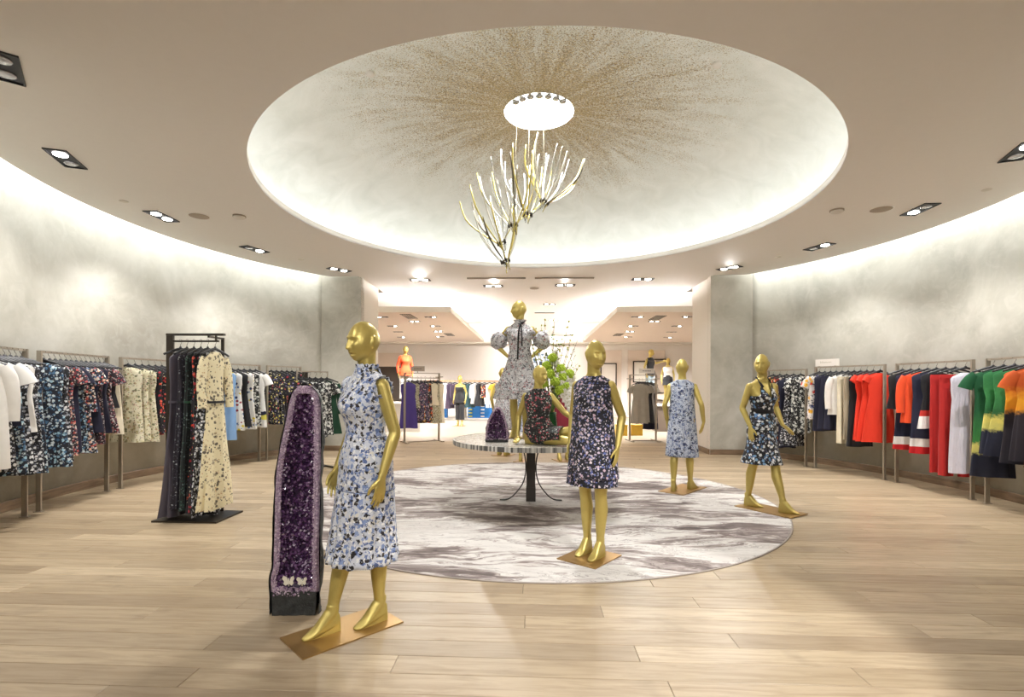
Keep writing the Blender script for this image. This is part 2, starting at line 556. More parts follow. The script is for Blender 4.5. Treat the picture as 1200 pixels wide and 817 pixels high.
FINE, DENSE = 1.4, 1.3
G = {
 'white': fabric('white_cotton', srgb(232, 228, 222)),
 'cream': fabric('cream_crepe', srgb(226, 216, 192)),
 'beige': fabric('beige_cloth', srgb(186, 172, 148)),
 'navy': fabric('navy_crepe', srgb(30, 30, 52)),
 'black': fabric('black_crepe', srgb(26, 26, 30)),
 'slate': fabric('slate_satin', srgb(70, 64, 74), 0.5),
 'red': fabric('red_crepe', srgb(226, 52, 24), 0.8, 0.06),
 'deepred': fabric('deep_red_crepe', srgb(176, 26, 24), 0.8, 0.08),
 'orange': fabric('orange_wool', srgb(232, 74, 26), 0.8, 0.08),
 'sky': fabric('sky_blue_satin', srgb(128, 166, 212), 0.6, 0.1),
 'crinkle': fabric('white_crinkle_cloth', srgb(216, 212, 226), 0.8, 0.1, 0.9),
 'grey': fabric('grey_jersey', srgb(150, 142, 130)),
 'ltgrey': fabric('light_grey_jersey', srgb(192, 188, 182)),
 'purple': fabric('royal_purple_silk', srgb(62, 44, 124), 0.6),
 'green': fabric('bottle_green_cloth', srgb(22, 62, 42)),
 'teal': fabric('dark_teal_cloth', srgb(28, 58, 64)),
 'plum': fabric('plum_cloth', srgb(52, 38, 56)),
 'burgundy': fabric('burgundy_cloth', srgb(118, 22, 40)),
 'denim': fabric('pale_denim', srgb(150, 164, 172)),
 'khaki': fabric('mustard_cloth', srgb(196, 158, 52)),
 'bluefl': floral('blue_black_bloom', srgb(28, 32, 44), [(20, 0.44, 0.65, [srgb(160, 196, 214), srgb(72, 108, 140), srgb(210, 222, 226)]), (34, 0.38, 0.5, [srgb(44, 72, 104), srgb(190, 200, 206)])]),
 'bwfl': floral('black_white_bloom', srgb(26, 26, 30), [(22, 0.42, 0.62, [srgb(214, 214, 216), srgb(150, 152, 160), srgb(230, 230, 230)]), (36, 0.34, 0.5, [srgb(120, 122, 140), srgb(200, 200, 206)])]),
 'redfl': floral('red_coral_bloom', srgb(40, 38, 44), [(24, 0.46, 0.8, [srgb(186, 78, 76), srgb(222, 168, 148), srgb(120, 46, 56), srgb(204, 196, 190)]), (38, 0.38, 0.5, [srgb(88, 96, 124), srgb(226, 206, 196)])]),
 'multifl': floral('mixed_garden_bloom', srgb(30, 30, 36), [(24, 0.46, 0.8, [srgb(216, 206, 196), srgb(188, 84, 80), srgb(100, 128, 168), srgb(224, 176, 150)]), (38, 0.38, 0.5, [srgb(236, 230, 224), srgb(58, 74, 110)])]),
 'burgfl': floral('burgundy_bloom', srgb(44, 34, 42), [(26, 0.44, 0.7, [srgb(150, 62, 70), srgb(96, 52, 66), srgb(196, 150, 140)]), (38, 0.36, 0.4, [srgb(204, 196, 196)])]),
 'botan': floral('cream_botanical', srgb(206, 200, 170), [(18, 0.40, 0.6, [srgb(150, 148, 112), srgb(110, 112, 84), srgb(172, 160, 118)]), (34, 0.34, 0.45, [srgb(96, 92, 78), srgb(176, 130, 120)])], srgb(216, 210, 186)),
 'poppy': floral('black_poppy', srgb(22, 20, 24), [(15, 0.34, 0.55, [srgb(206, 58, 40), srgb(216, 90, 66), srgb(166, 40, 52)]), (26, 0.28, 0.3, [srgb(200, 190, 160), srgb(90, 62, 100)])]),
 'creamgown': floral('cream_branch_print', srgb(222, 210, 172), [(16, 0.36, 0.5, [srgb(92, 84, 72), srgb(140, 128, 104)]), (30, 0.32, 0.45, [srgb(70, 62, 58), srgb(190, 160, 120)])]),
 'sequin': floral('black_silver_sequin', srgb(32, 28, 38), [(26, 0.30, 0.4, [srgb(180, 182, 184), srgb(120, 124, 130)]), (40, 0.30, 0.4, [srgb(80, 80, 90), srgb(64, 50, 70)])]),
 'greenlace': floral('dark_green_lace', srgb(22, 30, 30), [(28, 0.36, 0.5, [srgb(58, 84, 74), srgb(96, 112, 110), srgb(34, 60, 54)])]),
 'whitepr': floral('white_blue_yellow_print', srgb(226, 224, 218), [(12, 0.40, 0.5, [srgb(40, 50, 90), srgb(212, 190, 60), srgb(60, 96, 140), srgb(150, 50, 60)])]),
 'yelfl': floral('black_yellow_bloom', srgb(22, 22, 32), [(17, 0.36, 0.6, [srgb(206, 188, 84), srgb(224, 214, 150), srgb(180, 80, 80), srgb(110, 100, 150)]), (30, 0.28, 0.3, [srgb(222, 216, 190)])]),
 'rosefl': floral('black_rose_bloom', srgb(24, 20, 28), [(12, 0.36, 0.45, [srgb(166, 36, 52), srgb(70, 40, 60)])]),
 'bwblock': floral('black_white_brush_print', srgb(24, 24, 26), [(14, 0.48, 0.6, [srgb(222, 222, 216), srgb(206, 208, 200)]), (26, 0.32, 0.4, [srgb(226, 226, 222)])], wobble=0.03),
 'abstract': floral('warm_abstract_print', srgb(30, 28, 32), [(10, 0.48, 0.7, [srgb(206, 92, 40), srgb(220, 160, 50), srgb(200, 190, 180), srgb(140, 40, 40)]), (16, 0.36, 0.5, [srgb(24, 24, 28), srgb(220, 210, 200)])], wobble=0.03),
 'patch': floral('patchwork_print', srgb(214, 206, 200), [(9, 0.5, 0.8, [srgb(206, 52, 34), srgb(232, 170, 36), srgb(60, 66, 110), srgb(226, 222, 220)]), (18, 0.36, 0.4, [srgb(30, 30, 40)])], wobble=0.03),
 'snake': floral('snakeskin_print', srgb(170, 164, 140), [(26, 0.42, 0.7, [srgb(70, 66, 58), srgb(206, 204, 190), srgb(120, 116, 60)])]),
 'pinkfl': floral('dusky_pink_bloom', srgb(50, 46, 66), [(24, 0.44, 0.7, [srgb(160, 110, 130), srgb(110, 100, 140), srgb(206, 190, 196), srgb(60, 60, 90)])]),
 'stripe': banded('white_with_navy_stripes', [(0.0, WHITE), (0.40, WHITE), (0.41, NAVY), (0.44, srgb(120, 160, 200)), (0.50, NAVY), (0.53, WHITE), (0.58, NAVY)], soft=False),
 'hem': banded('navy_white_red_hem', [(0.0, NAVY), (1.02, NAVY), (1.03, WHITE), (1.13, WHITE), (1.14, srgb(190, 24, 30))], soft=False),
 'hemtop': banded('black_with_red_white_hem', [(0.0, BLACK), (0.62, BLACK), (0.63, srgb(196, 50, 40)), (0.71, WHITE)], soft=False),
 'tiegreen': banded('green_yellow_tie_dye', [(0.0, srgb(24, 84, 48)), (0.38, srgb(60, 138, 76)), (0.62, srgb(34, 96, 52)), (0.68, srgb(226, 214, 110)), (0.78, srgb(206, 200, 110)), (0.84, srgb(30, 34, 54)), (1.3, srgb(24, 26, 44))], 0.12),
 'tiegreen2': banded('long_green_tie_dye', [(0.0, srgb(20, 78, 46)), (0.6, srgb(24, 90, 52)), (0.98, srgb(58, 128, 62)), (1.02, srgb(222, 212, 120)), (1.10, srgb(206, 200, 110)), (1.14, srgb(26, 30, 50)), (1.4, srgb(24, 26, 44))], 0.08),
 'tieorange': banded('orange_black_tie_dye', [(0.0, srgb(170, 72, 24)), (0.3, srgb(196, 86, 28)), (0.44, srgb(238, 168, 40)), (0.56, srgb(236, 156, 40)), (0.62, srgb(44, 38, 46)), (1.3, srgb(30, 28, 40))], 0.10),
 'rust': banded('rust_tie_dye', [(0.0, srgb(150, 62, 22)), (0.5, srgb(176, 78, 28)), (0.9, srgb(120, 54, 30)), (1.3, srgb(60, 36, 36))], 0.10),
 'yelhem': banded('white_with_yellow_navy_hem', [(0.0, WHITE), (0.80, WHITE), (0.81, NAVY), (0.88, srgb(216, 206, 90)), (0.96, WHITE)], 0.04, soft=False),
}

# ================================================================== THE ROOM
def arc(r, a0, a1, n, cx=0.0, cy=ZC):
    return [(cx + r * cos(lerp(a0, a1, i / n)), cy + r * sin(lerp(a0, a1, i / n))) for i in range(n + 1)]


def wall_strip(mb, line, z0, z1, thick, mi=0):
    """a wall of given thickness standing on a floor line; thick grows to the line's outside (right-hand side)"""
    n = len(line)
    outs = []
    for i in range(n):
        a, b = Vector(line[max(i - 1, 0)]), Vector(line[min(i + 1, n - 1)])
        d = (b - a).normalized()
        outs.append(Vector(line[i]) + Vector((d.y, -d.x)) * thick)
    rs = []
    for p, q in zip(line, outs):
        rs.append([(p[0], p[1], z0), (p[0], p[1], z1), (q[0], q[1], z1), (q[0], q[1], z0)])
    mb.rings(rs, True, True, mi)


A_PIER = atan2(PIER_Y - ZC, PIER_X)
WALL_TOP = HC + 0.24
# curved plaster walls, each with its pier return beside the doorway (one at the far end, one at the entrance end)
right_line = arc(RW, -A_PIER, A_PIER, 72)
left_line = arc(RW, pi - A_PIER, pi + A_PIER, 72)
mb = MB(); wall_strip(mb, right_line, 0, WALL_TOP, 0.2); struct('wall_right', mb, M['plaster'], True)
mb = MB(); wall_strip(mb, left_line, 0, WALL_TOP, 0.2); struct('wall_left', mb, M['plaster'], True)
for side, s in (('left', -1), ('right', 1)):
    mb = MB()
    x0, x1 = s * DOOR_X, s * (PIER_X + 0.0)
    mb.box(((x0 + x1) / 2, PIER_Y + 0.1, WALL_TOP / 2), (abs(x1 - x0), 0.2, WALL_TOP))
    struct('wall_pier_' + side, mb, M['plaster'])
    mb = MB()
    mb.box(((x0 + x1) / 2, 2 * ZC - PIER_Y - 0.1, WALL_TOP / 2), (abs(x1 - x0), 0.2, WALL_TOP))
    struct('wall_entrance_pier_' + side, mb, M['plaster'])
    mb = MB()                                       # white lined reveal of the doorway into the store
    mb.box((s * (DOOR_X + 0.1), PIER_Y + 0.2 + 0.55, HC / 2), (0.16, 1.10, HC))
    mb.box((s * (DOOR_X + 0.012), PIER_Y + 0.10, HC / 2), (0.024, 0.19, HC))
    struct('wall_doorway_reveal_' + side, mb, M['white_paint'])
    mb = MB()                                       # walls that close the space between round room and store
    mb.box((s * (DOOR_X + 0.02 + STORE_X) / 2 + s * 0.1, PIER_Y + 1.24, 2.2), (STORE_X - DOOR_X - 0.1, 0.12, 4.4))
    struct('wall_store_front_' + side, mb, M['white_paint'])
    mb = MB()
    mb.box((s * STORE_X, (12.1 + STORE_Y1) / 2, 2.2), (0.15, STORE_Y1 - 12.1 + 0.3, 4.4))
    struct('wall_store_' + side, mb, M['cream_wall'])
    mb = MB()
    mb.box((s * 6.6, -1.6, 2.0), (0.15, 9.0, 4.0))
    mb.box((s * (6.6 + DOOR_X + 0.8) / 2, 2.92, 2.0), (6.6 - DOOR_X - 0.8, 0.1, 4.0))
    struct('wall_entrance_' + side, mb, M['white_paint'])
mb = MB(); mb.box((0, -6.1, 2.0), (13.4, 0.15, 4.0)); struct('wall_front', mb, M['white_paint'])
mb = MB(); mb.box((0, STORE_Y1 + 0.08, 2.2), (2 * STORE_X, 0.15, 4.4)); struct('wall_back', mb, M['cream_wall'])

# baseboards: runs of separate boards standing proud of the plaster
def baseboard(name, line, seg, parent_mat, h=0.11, thick=0.022):
    root = bpy.data.objects.new(name, None); C.objects.link(root); root['kind'] = 'structure'
    for k in range(0, len(line) - 1, seg):
        sub = line[k:k + seg + 1]
        inner = []
        m = MB()
        n = len(sub)
        rs = []
        for i, p in enumerate(sub):
            a, b = Vector(sub[max(i - 1, 0)]), Vector(sub[min(i + 1, n - 1)])
            d = (b - a).normalized()
            nrm = Vector((-d.y, d.x))
            if i == 0: p = Vector(p) + d * 0.002
            if i == n - 1: p = Vector(p) - d * 0.002
            q = Vector(p) + nrm * thick
            q2 = Vector(p) + nrm * (thick - 0.006)
            rs.append([(p[0], p[1], 0), (p[0], p[1], h), (q2[0], q2[1], h), (q[0], q[1], h - 0.008), (q[0], q[1], 0)])
        m.rings(rs)
        m.build('board', parent_mat, root, False)

baseboard('baseboard_right', arc(RW - 0.001, -A_PIER, A_PIER, 72), 9, M['baseboard'])
baseboard('baseboard_left', arc(RW - 0.001, pi - A_PIER, pi + A_PIER, 72), 9, M['baseboard'])
for side, s in (('left', -1), ('right', 1)):
    mb = MB()
    mb.box((s * (DOOR_X + PIER_X - 0.03) / 2, PIER_Y - 0.012, 0.055), (PIER_X - DOOR_X - 0.03, 0.022, 0.11))
    mb.box((s * (DOOR_X - 0.012), PIER_Y + 0.62, 0.055), (0.022, 1.2, 0.11))
    struct('baseboard_pier_' + side, mb, M['baseboard'])

# floor: a sub-floor and oak planks laid across the room
mb = MB(); mb.box((0, 3.0, -0.06), (20, 20.2, 0.08)); fl = struct('floor', mb, M['subfloor'])
PW, PL = 0.166, 2.3
mb = MB()
L, Wd = PL / 2 - 0.0012, PW / 2 - 0.0011
mb.add([(-L, -Wd, -0.02), (L, -Wd, -0.02), (L, Wd, -0.02), (-L, Wd, -0.02), (-L, -Wd, -0.0015), (L, -Wd, -0.0015), (L, Wd, -0.0015), (-L, Wd, -0.0015),
        (-L + .002, -Wd + .002, 0), (L - .002, -Wd + .002, 0), (L - .002, Wd - .002, 0), (-L + .002, Wd - .002, 0)],
       [(0, 1, 5, 4), (1, 2, 6, 5), (2, 3, 7, 6), (3, 0, 4, 7), (4, 5, 9, 8), (5, 6, 10, 9), (6, 7, 11, 10), (7, 4, 8, 11), (8, 9, 10, 11)])
plank_me = mb.mesh('plank', M['plank'], False)
plank_v, plank_f = list(mb.v), list(mb.f)
rng = random.Random(11)
single, rest = [], []
row = 0
y = -5.9
while y < 12.9:
    off = (row * 0.83 + rng.uniform(-0.3, 0.3)) % PL
    x = -9.5 + off
    while x < 9.5:
        inside = abs(x) - PL / 2 < sqrt(max(0, 6.2 ** 2 - (y - ZC) ** 2)) if abs(y - ZC) < 6.2 else abs(x) < 6.5
        if inside or (y > PIER_Y - 0.2 and abs(x) < 5.5) or y < 2.9:
            # seen by the camera (rug and wings aside)?
            seen = 1.55 < y < 9.6 and (-1.12 * y - PL / 2) < x < (0.95 * y + PL / 2) and abs(x) < 6.0
            under_rug = (abs(x) + PL / 2) ** 2 + (y - 6.55) ** 2 < 2.7 ** 2
            (single if seen and not under_rug and len(single) < 300 else rest).append((x, y))
        x += PL
    y += PW
    row += 1
for x, y in single:
    link('plank', plank_me, fl, (x, y, 0), 0.0)
mb = MB()
for x, y in rest:
    mb.add([(p[0] + x, p[1] + y, p[2]) for p in plank_v], plank_f)
o = mb.build('planks_beyond', M['plank_far'], fl, False); o['kind'] = 'stuff'
mb = MB(); mb.box((0, (12.98 + STORE_Y1) / 2 + 0.1, -0.05), (2 * STORE_X, STORE_Y1 - 12.98 + 0.3, 0.1)); struct('floor_store', mb, M['store_floor'])

# ceiling with the round opening of the dome; its rim stops short of the walls so the light slot shows
N = 192
def outer_r(a):
    """distance from the dome centre to the ceiling's edge along direction a"""
    dx, dy = cos(a), sin(a)
    lo, hi = 3.5, 12.0
    for _ in range(40):
        m = (lo + hi) / 2
        x, y = DX + dx * m, DY + dy * m
        ok = x * x + (y - ZC) ** 2 <= RC * RC and abs(y - ZC) <= PIER_Y - 0.07 - ZC
        lo, hi = (m, hi) if ok else (lo, m)
    return lo
inn, out = [], []
angs = sorted([2 * pi * i / N for i in range(N)])
for a in angs:
    r = outer_r(a)
    inn.append((DX + DR * cos(a), DY + DR * sin(a)))
    out.append((DX + r * cos(a), DY + r * sin(a)))
mb = MB()
TH = 0.02
for i in range(N):
    j = (i + 1) % N
    a, b, c_, d = inn[i], inn[j], out[j], out[i]
    mb.add([(*a, HC), (*b, HC), (*c_, HC), (*d, HC), (*d, HC + TH), (*c_, HC + TH), (*b, HC + TH), (*a, HC + TH)],
           [(0, 1, 2, 3), (4, 5, 6, 7), (3, 2, 5, 4), (0, 7, 6, 1)])
# strips of flat ceiling that carry on through the two openings
yb = PIER_Y - 0.07
mb.box((0, (yb + 12.75) / 2, HC + TH / 2), (2 * DOOR_X + 0.06, 12.75 - yb, TH))
yf = 2 * ZC - yb
mb.box((0, (yf - 6.1) / 2, HC + TH / 2), (13.2, yf + 6.1, TH))
struct('ceiling', mb, M['ceiling'])
# lid over the light slot, and the glowing strip laid in it
mb = MB()
mb.lathe([(RC - 0.35, WALL_TOP), (RW + 0.25, WALL_TOP), (RW + 0.25, WALL_TOP + 0.05), (RC - 0.35, WALL_TOP + 0.05), (RC - 0.35, WALL_TOP)], 128, (0, ZC, 0))
for s in (-1, 1):
    for yy in (PIER_Y - 0.02, 2 * ZC - PIER_Y + 0.02):
        mb.box((s * 4.15, yy, WALL_TOP + 0.025), (1.1, 0.7, 0.05))
struct('ceiling_slot_lid', mb, M['white_paint'])
for side, a0 in (('right', -A_PIER), ('left', pi - A_PIER)):
    mb = MB()
    rs = []
    for i in range(73):
        a = a0 + 2 * A_PIER * i / 72
        rs.append([(r * cos(a), ZC + r * sin(a), z) for r, z in ((RC + 0.03, WALL_TOP - 0.03), (RW - 0.03, WALL_TOP - 0.03), (RW - 0.03, WALL_TOP - 0.01), (RC + 0.03, WALL_TOP - 0.01))])
    mb.rings(rs)
    s = 1 if side == 'right' else -1
    mb.box((s * (DOOR_X + PIER_X) / 2, PIER_Y - 0.035, WALL_TOP - 0.02), (PIER_X - DOOR_X - 0.1, 0.05, 0.02))
    struct('trim_slot_light_' + side, mb, M['slot_light'])

# dome
mb = MB()
mb.lathe([(DR, HC - 0.0), (DR, HC + 0.085), (DR + 0.05, HC + 0.09), (DR + 0.05, HC + 0.03), (DR + 0.36, HC + 0.03), (DR + 0.36, HC + 0.12)], N, (DX, DY, 0))
struct('trim_dome_rim', mb, M['white_paint'], True)
mb = MB(); mb.lathe([(DR + 0.14, HC + 0.05), (DR + 0.26, HC + 0.05), (DR + 0.26, HC + 0.07), (DR + 0.14, HC + 0.07), (DR + 0.14, HC + 0.05)], N, (DX, DY, 0))
struct('trim_dome_light', mb, M['dome_light'], True)
OC_R, OC_Z = 0.45, 4.98
prof = []
R0 = DR + 0.36
for i in range(25):
    u = i / 24
    r = lerp(R0, OC_R, u)
    z = HC + 0.12 + (OC_Z - HC - 0.12) * sqrt(max(0.0, 1 - ((r - OC_R) / (R0 - OC_R)) ** 2.6)) * 1.0
    prof.append((r, z))
mb = MB(); mb.lathe(prof, 128)
dome = mb.build('ceiling_dome', M['dome'], None, True, (DX, DY, 0)); dome['kind'] = 'structure'
mb = MB(); mb.lathe([(OC_R, OC_Z - 0.01), (OC_R, OC_Z + 0.20), (OC_R + 0.02, OC_Z + 0.20), (OC_R + 0.02, OC_Z)], 64, (DX, DY, 0))
struct('trim_oculus_ring', mb, M['white_paint'], True)
oc = thing('oculus_lamp', 'round glowing white oculus lamp at the crown of the gold flecked dome', 'ceiling lamp', (DX, DY, OC_Z + 0.14))
mb = MB(); mb.cyl((0, 0, 0), (0, 0, 0.03), OC_R, 64); mb.build('diffuser', M['oculus_light'], oc, False)
for k in range(7):
    a = -pi / 2 + (k - 3) * 0.27
    mb = MB(); mb.tube([(0.40 * cos(a), 0.40 * sin(a), -0.14), (0.40 * cos(a), 0.40 * sin(a), -0.175), (0.40 * cos(a), 0.40 * sin(a), -0.19)], [0.05, 0.05, 0.02], n=16)
    mb.build('canopy_cup', M['chrome'], oc)

# store ceiling: a centre strip, raised recesses and two dropped panels
mb = MB()
mb.box((0, (12.75 + STORE_Y1) / 2, HC + 0.05), (3.5, STORE_Y1 - 12.75, 0.10))
struct('ceiling_store_centre', mb, M['ceiling'])
mb = MB(); mb.box((0, (12.2 + STORE_Y1) / 2, 4.38), (2 * STORE_X, STORE_Y1 - 12.2 + 0.2, 0.08))
struct('ceiling_store_recess', mb, M['white_paint'])
for side, s in (('left', -1), ('right', 1)):
    mb = MB()
    mb.box((s * 1.75, (12.75 + STORE_Y1) / 2, 4.05), (0.05, STORE_Y1 - 12.75, 0.62))
    mb.box((s * (1.75 + STORE_X) / 2, 12.75, 4.05), (STORE_X - 1.75, 0.05, 0.62))
    struct('trim_recess_' + side, mb, M['white_paint'])
    mb = MB()
    xa, xb, ya, yb2, zz = 2.2, STORE_X - 0.1, 13.5, 22.6, 3.36
    mb.box((s * (xa + xb) / 2, (ya + yb2) / 2, zz + 0.06), (xb - xa, yb2 - ya, 0.12))
    struct('ceiling_panel_' + side, mb, M['peach_ceiling'])
    mb = MB()
    mb.box((s * (xa - 0.008), (ya + yb2) / 2, zz + 0.075), (0.014, yb2 - ya, 0.15))
    mb.box((s * (xa + xb) / 2, ya - 0.008, zz + 0.075), (xb - xa, 0.014, 0.15))
    struct('trim_panel_' + side, mb, M['white_paint'])
    mb = MB()
    mb.box((s * (xa + 0.18), (ya + yb2) / 2, zz + 0.15), (0.08, yb2 - ya - 0.3, 0.03))
    mb.box((s * (xa + xb) / 2, ya + 0.18, zz + 0.15), (xb - xa - 0.4, 0.08, 0.03))
    struct('trim_cove_light_' + side, mb, M['store_cove'])
mb = MB()
mb.box((0, STORE_Y1 - 0.35, 3.55), (2 * STORE_X - 0.2, 0.7, 0.28))
mb.box((0, STORE_Y1 - 0.33, 3.39), (2 * STORE_X - 0.2, 0.6, 0.05))
struct('trim_cornice', mb, M['white_paint'])
# shallow wall panels and niches on the store's back wall
for k, (xa, xb, za, zb, m) in enumerate(((-9.2, -5.9, 2.3, 2.95, 'peach_ceiling'), (2.6, 4.1, 0.1, 3.1, 'peach_ceiling'), (4.4, 6.1, 0.1, 3.1, 'peach_ceiling'))):
    mb = MB(); mb.box(((xa + xb) / 2, STORE_Y1 - 0.02, (za + zb) / 2), (xb - xa, 0.05, zb - za))
    struct('trim_wall_panel_%d' % (k + 1), mb, M[m])
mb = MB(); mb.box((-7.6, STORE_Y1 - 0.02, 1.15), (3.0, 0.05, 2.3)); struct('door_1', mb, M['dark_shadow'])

# ================================================================== LAMPS AND CEILING FITTINGS
def spot(loc, target, power, size=75, blend=0.6, radius=0.05, col=(1.0, 0.99, 0.97)):
    d = bpy.data.lights.new('spot_light', 'SPOT')
    d.energy = power
    d.spot_size = math.radians(size)
    d.spot_blend = blend
    d.shadow_soft_size = radius
    d.color = col
    o = bpy.data.objects.new('spot_light', d)
    C.objects.link(o)
    o.location = loc
    o.rotation_euler = (Vector(target) - Vector(loc)).to_track_quat('-Z', 'Y').to_euler()
    return o


def fit_meshes(lx, ly):
    fr = MB()
    t, h = 0.014, 0.012
    for s in (-1, 1):
        fr.box((s * (lx - t) / 2, 0, -h / 2), (t, ly, h)); fr.box((0, s * (ly - t) / 2, -h / 2), (lx - 2 * t, t, h))
    pl = MB(); pl.box((0, 0, -0.002), (lx - 2 * t, ly - 2 * t, 0.004))
    ln = MB(); ln.tube([(0, 0, -0.004), (0, 0, -0.012), (0, 0, -0.016)], [ly * 0.30, ly * 0.30, ly * 0.24], n=20)
    return (fr.mesh('frame', M['black'], False), pl.mesh('back_plate', M['black'], False),
            ln.mesh('lens', M['lens']), ln.mesh('lens_off', M['lens_off']))

FIT = fit_meshes(0.46, 0.20)
FIT_S = fit_meshes(0.34, 0.14)

def downlight(loc, rot, label, group, fit=FIT, lit=(True, True), sep=0.11):
    o = thing('downlight', label, 'downlight', loc, rot, group)
    link('frame', fit[0], o); link('back_plate', fit[1], o)
    for k, s in enumerate((-1, 1)):
        link('lens', fit[2] if lit[k] else fit[3], o, (s * sep, 0, 0))
    return o

g = 'twin downlights around the dome'
ROOM_FITS = [  # x, y, which lens is lit, aim, label
    (-3.88, 3.59, (0, 0), (-4.6, 4.0, 0.8), 'black twin downlight cropped by the photo edge, nearest on the dark rack side'),
    (-4.82, 5.08, (0, 1), (-5.6, 5.6, 1.0), 'black twin downlight above the rack with the striped top'),
    (-5.13, 6.86, (1, 1), (-5.7, 7.0, 1.0), 'black twin downlight with both lenses lit above the cream and poppy rack'),
    (-4.77, 8.57, (1, 0), (-5.3, 9.2, 1.0), 'black twin downlight above the rack with the sky blue dress'),
    (-3.90, 10.12, (1, 1), (-4.1, 8.7, 1.0), 'black twin downlight beside the light slot, over the floor rack behind the amethyst'),
    (4.76, 5.20, (1, 0), (5.5, 5.9, 1.0), 'black twin downlight cropped by the photo edge, above the tie-dyed dresses'),
    (5.0, 6.85, (0, 1), (5.6, 7.3, 1.0), 'black twin downlight with one lit lens above the red trousers rack'),
    (4.69, 8.62, (1, 0), (5.3, 8.9, 1.0), 'black twin downlight with a dazzling lens above the white sign rack'),
    (3.80, 10.12, (1, 1), (2.7, 6.2, 1.0), 'black twin downlight beside the light slot, over the halter mannequin side'),
]
for x, y, lit, aim, lab in ROOM_FITS:
    a = atan2(y - ZC, x) + pi / 2
    downlight((x, y, HC), a, lab, g, FIT, lit)
    spot((x, y, HC - 0.03), (aim[0] * 0.94, ZC + (aim[1] - ZC) * 0.94, 0.1), P_SPOT, 110, 1.0)
DOOR_FITS = [(-2.49, 11.14, (-1.1, 3.0, 0.9), 'white-dotted twin downlight over the doorway beside the reveal above the gold head with blue dress'),
             (-0.93, 11.83, (-0.2, 6.4, 1.4), 'twin downlight behind the ceiling vent, nearer the blue dress mannequin'),
             (0.72, 11.76, (0.4, 6.2, 1.2), 'twin downlight behind the ceiling vent, nearer the branches'),
             (2.35, 11.13, (2.05, 7.1, 1.0), 'twin downlight over the doorway on the side of the rear-view mannequin')]
for x, y, aim, lab in DOOR_FITS:
    downlight((x, y, HC), 0.0, lab, 'twin downlights over the doorway', FIT, (1, 1))
    spot((x, y, HC - 0.03), aim, P_SPOT * 0.9, 70, 0.7)
# unseen entrance-zone downlights, added behind the photographer to light the near figures
for x, y, aim, pw, sz, w in ((-2.6, 1.4, (-1.9, 3.4, 0.6), 0.3, 85, 'on the amethyst side'), (2.4, 1.3, (0.6, 3.1, 0.0), 2.3, 42, 'on the red clothes side'), (0.0, -1.0, (0.2, 3.2, 0.6), 1.0, 80, 'above the photographer'), (-3.2, -2.4, (-3, 2, 0), 1.0, 85, 'deep on the amethyst side'), (3.2, -2.4, (3, 3, 0), 1.0, 85, 'deep on the red clothes side')):
    o = downlight((x, y, HC), 0.0, 'unseen twin downlight over the entrance behind the photographer, ' + w, 'unseen twin downlights over the entrance', FIT, (1, 1))
    spot((x, y, HC - 0.03), aim, P_ENTRY * pw, sz, 0.35, 0.04)
d = bpy.data.lights.new('oculus_light', 'AREA'); d.shape = 'DISK'; d.size = 0.8; d.energy = 210.0; d.color = (0.99, 0.99, 1.0)
o = bpy.data.objects.new('oculus_light', d); C.objects.link(o); o.location = (DX, DY, OC_Z + 0.10)

def disc_fitting(name, loc, r, h, mat, label, cat, rim=None):
    mb = MB(); mb.tube([(0, 0, 0), (0, 0, -h * 0.6), (0, 0, -h)], [r, r, r * 0.9], n=28)
    o = mb.build(name, mat, None, True, loc)
    if rim:
        m2 = MB(); m2.lathe([(r, 0), (r * 1.12, 0), (r * 1.12, -h * 0.5), (r, -h * 0.5)], 28); m2.build('rim', rim, o)
    return tag(o, label, cat)

disc_fitting('ceiling_speaker', (-4.6, 6.86, HC), 0.125, 0.012, M['grey_plastic'], 'round flush ceiling speaker beside the twin downlight over the poppy rack', 'speaker', M['ceiling'])
disc_fitting('ceiling_speaker', (4.5, 6.83, HC), 0.125, 0.012, M['grey_plastic'], 'round flush ceiling speaker beside the downlight over the red trousers rack', 'speaker', M['ceiling'])
disc_fitting('smoke_detector', (-4.04, 6.87, HC), 0.075, 0.035, M['white_plastic'], 'round smoke detector between dome and speaker above the dark gowns', 'smoke detector', M['grey_plastic'])
disc_fitting('smoke_detector', (3.95, 6.85, HC), 0.075, 0.035, M['white_plastic'], 'round smoke detector between dome and speaker above the red clothes', 'smoke detector', M['grey_plastic'])
disc_fitting('smoke_detector', (0.02, 12.1, HC), 0.11, 0.02, M['grey_plastic'], 'flat round grille on the ceiling between the doorway vents', 'ceiling grille', M['ceiling'])
for x, y, lab in ((-5.2, 6.29, 'thin sprinkler cover plate above the crowded floral rack'), (-4.3, 9.3, 'thin sprinkler cover plate near the far plaster pier by the sky blue dress'),
                  (5.28, 6.2, 'thin sprinkler cover plate above the tie-dyed dresses'), (4.35, 9.3, 'thin sprinkler cover plate beside the dazzling downlight')):
    disc_fitting('sprinkler_cover', (x, y, HC), 0.05, 0.006, M['white_plastic'], lab, 'sprinkler')
for x, lab in ((-0.80, 'long dark slot vent in the doorway ceiling above the ruffled dress mannequin'), (0.66, 'long dark slot vent in the doorway ceiling above the flowering branches')):
    o = thing('slot_vent', lab, 'vent', (x, 10.98, HC), 0.0, 'slot vents over the doorway')
    mb = MB(); mb.box((0, 0, -0.003), (1.26, 0.09, 0.006)); mb.build('backing', M['slot'], o, False)
    for k in range(3):
        mb = MB(); mb.box((0, -0.03 + 0.03 * k, -0.01), (1.26, 0.008, 0.012)); mb.build('slat', M['pewter'], o, False)
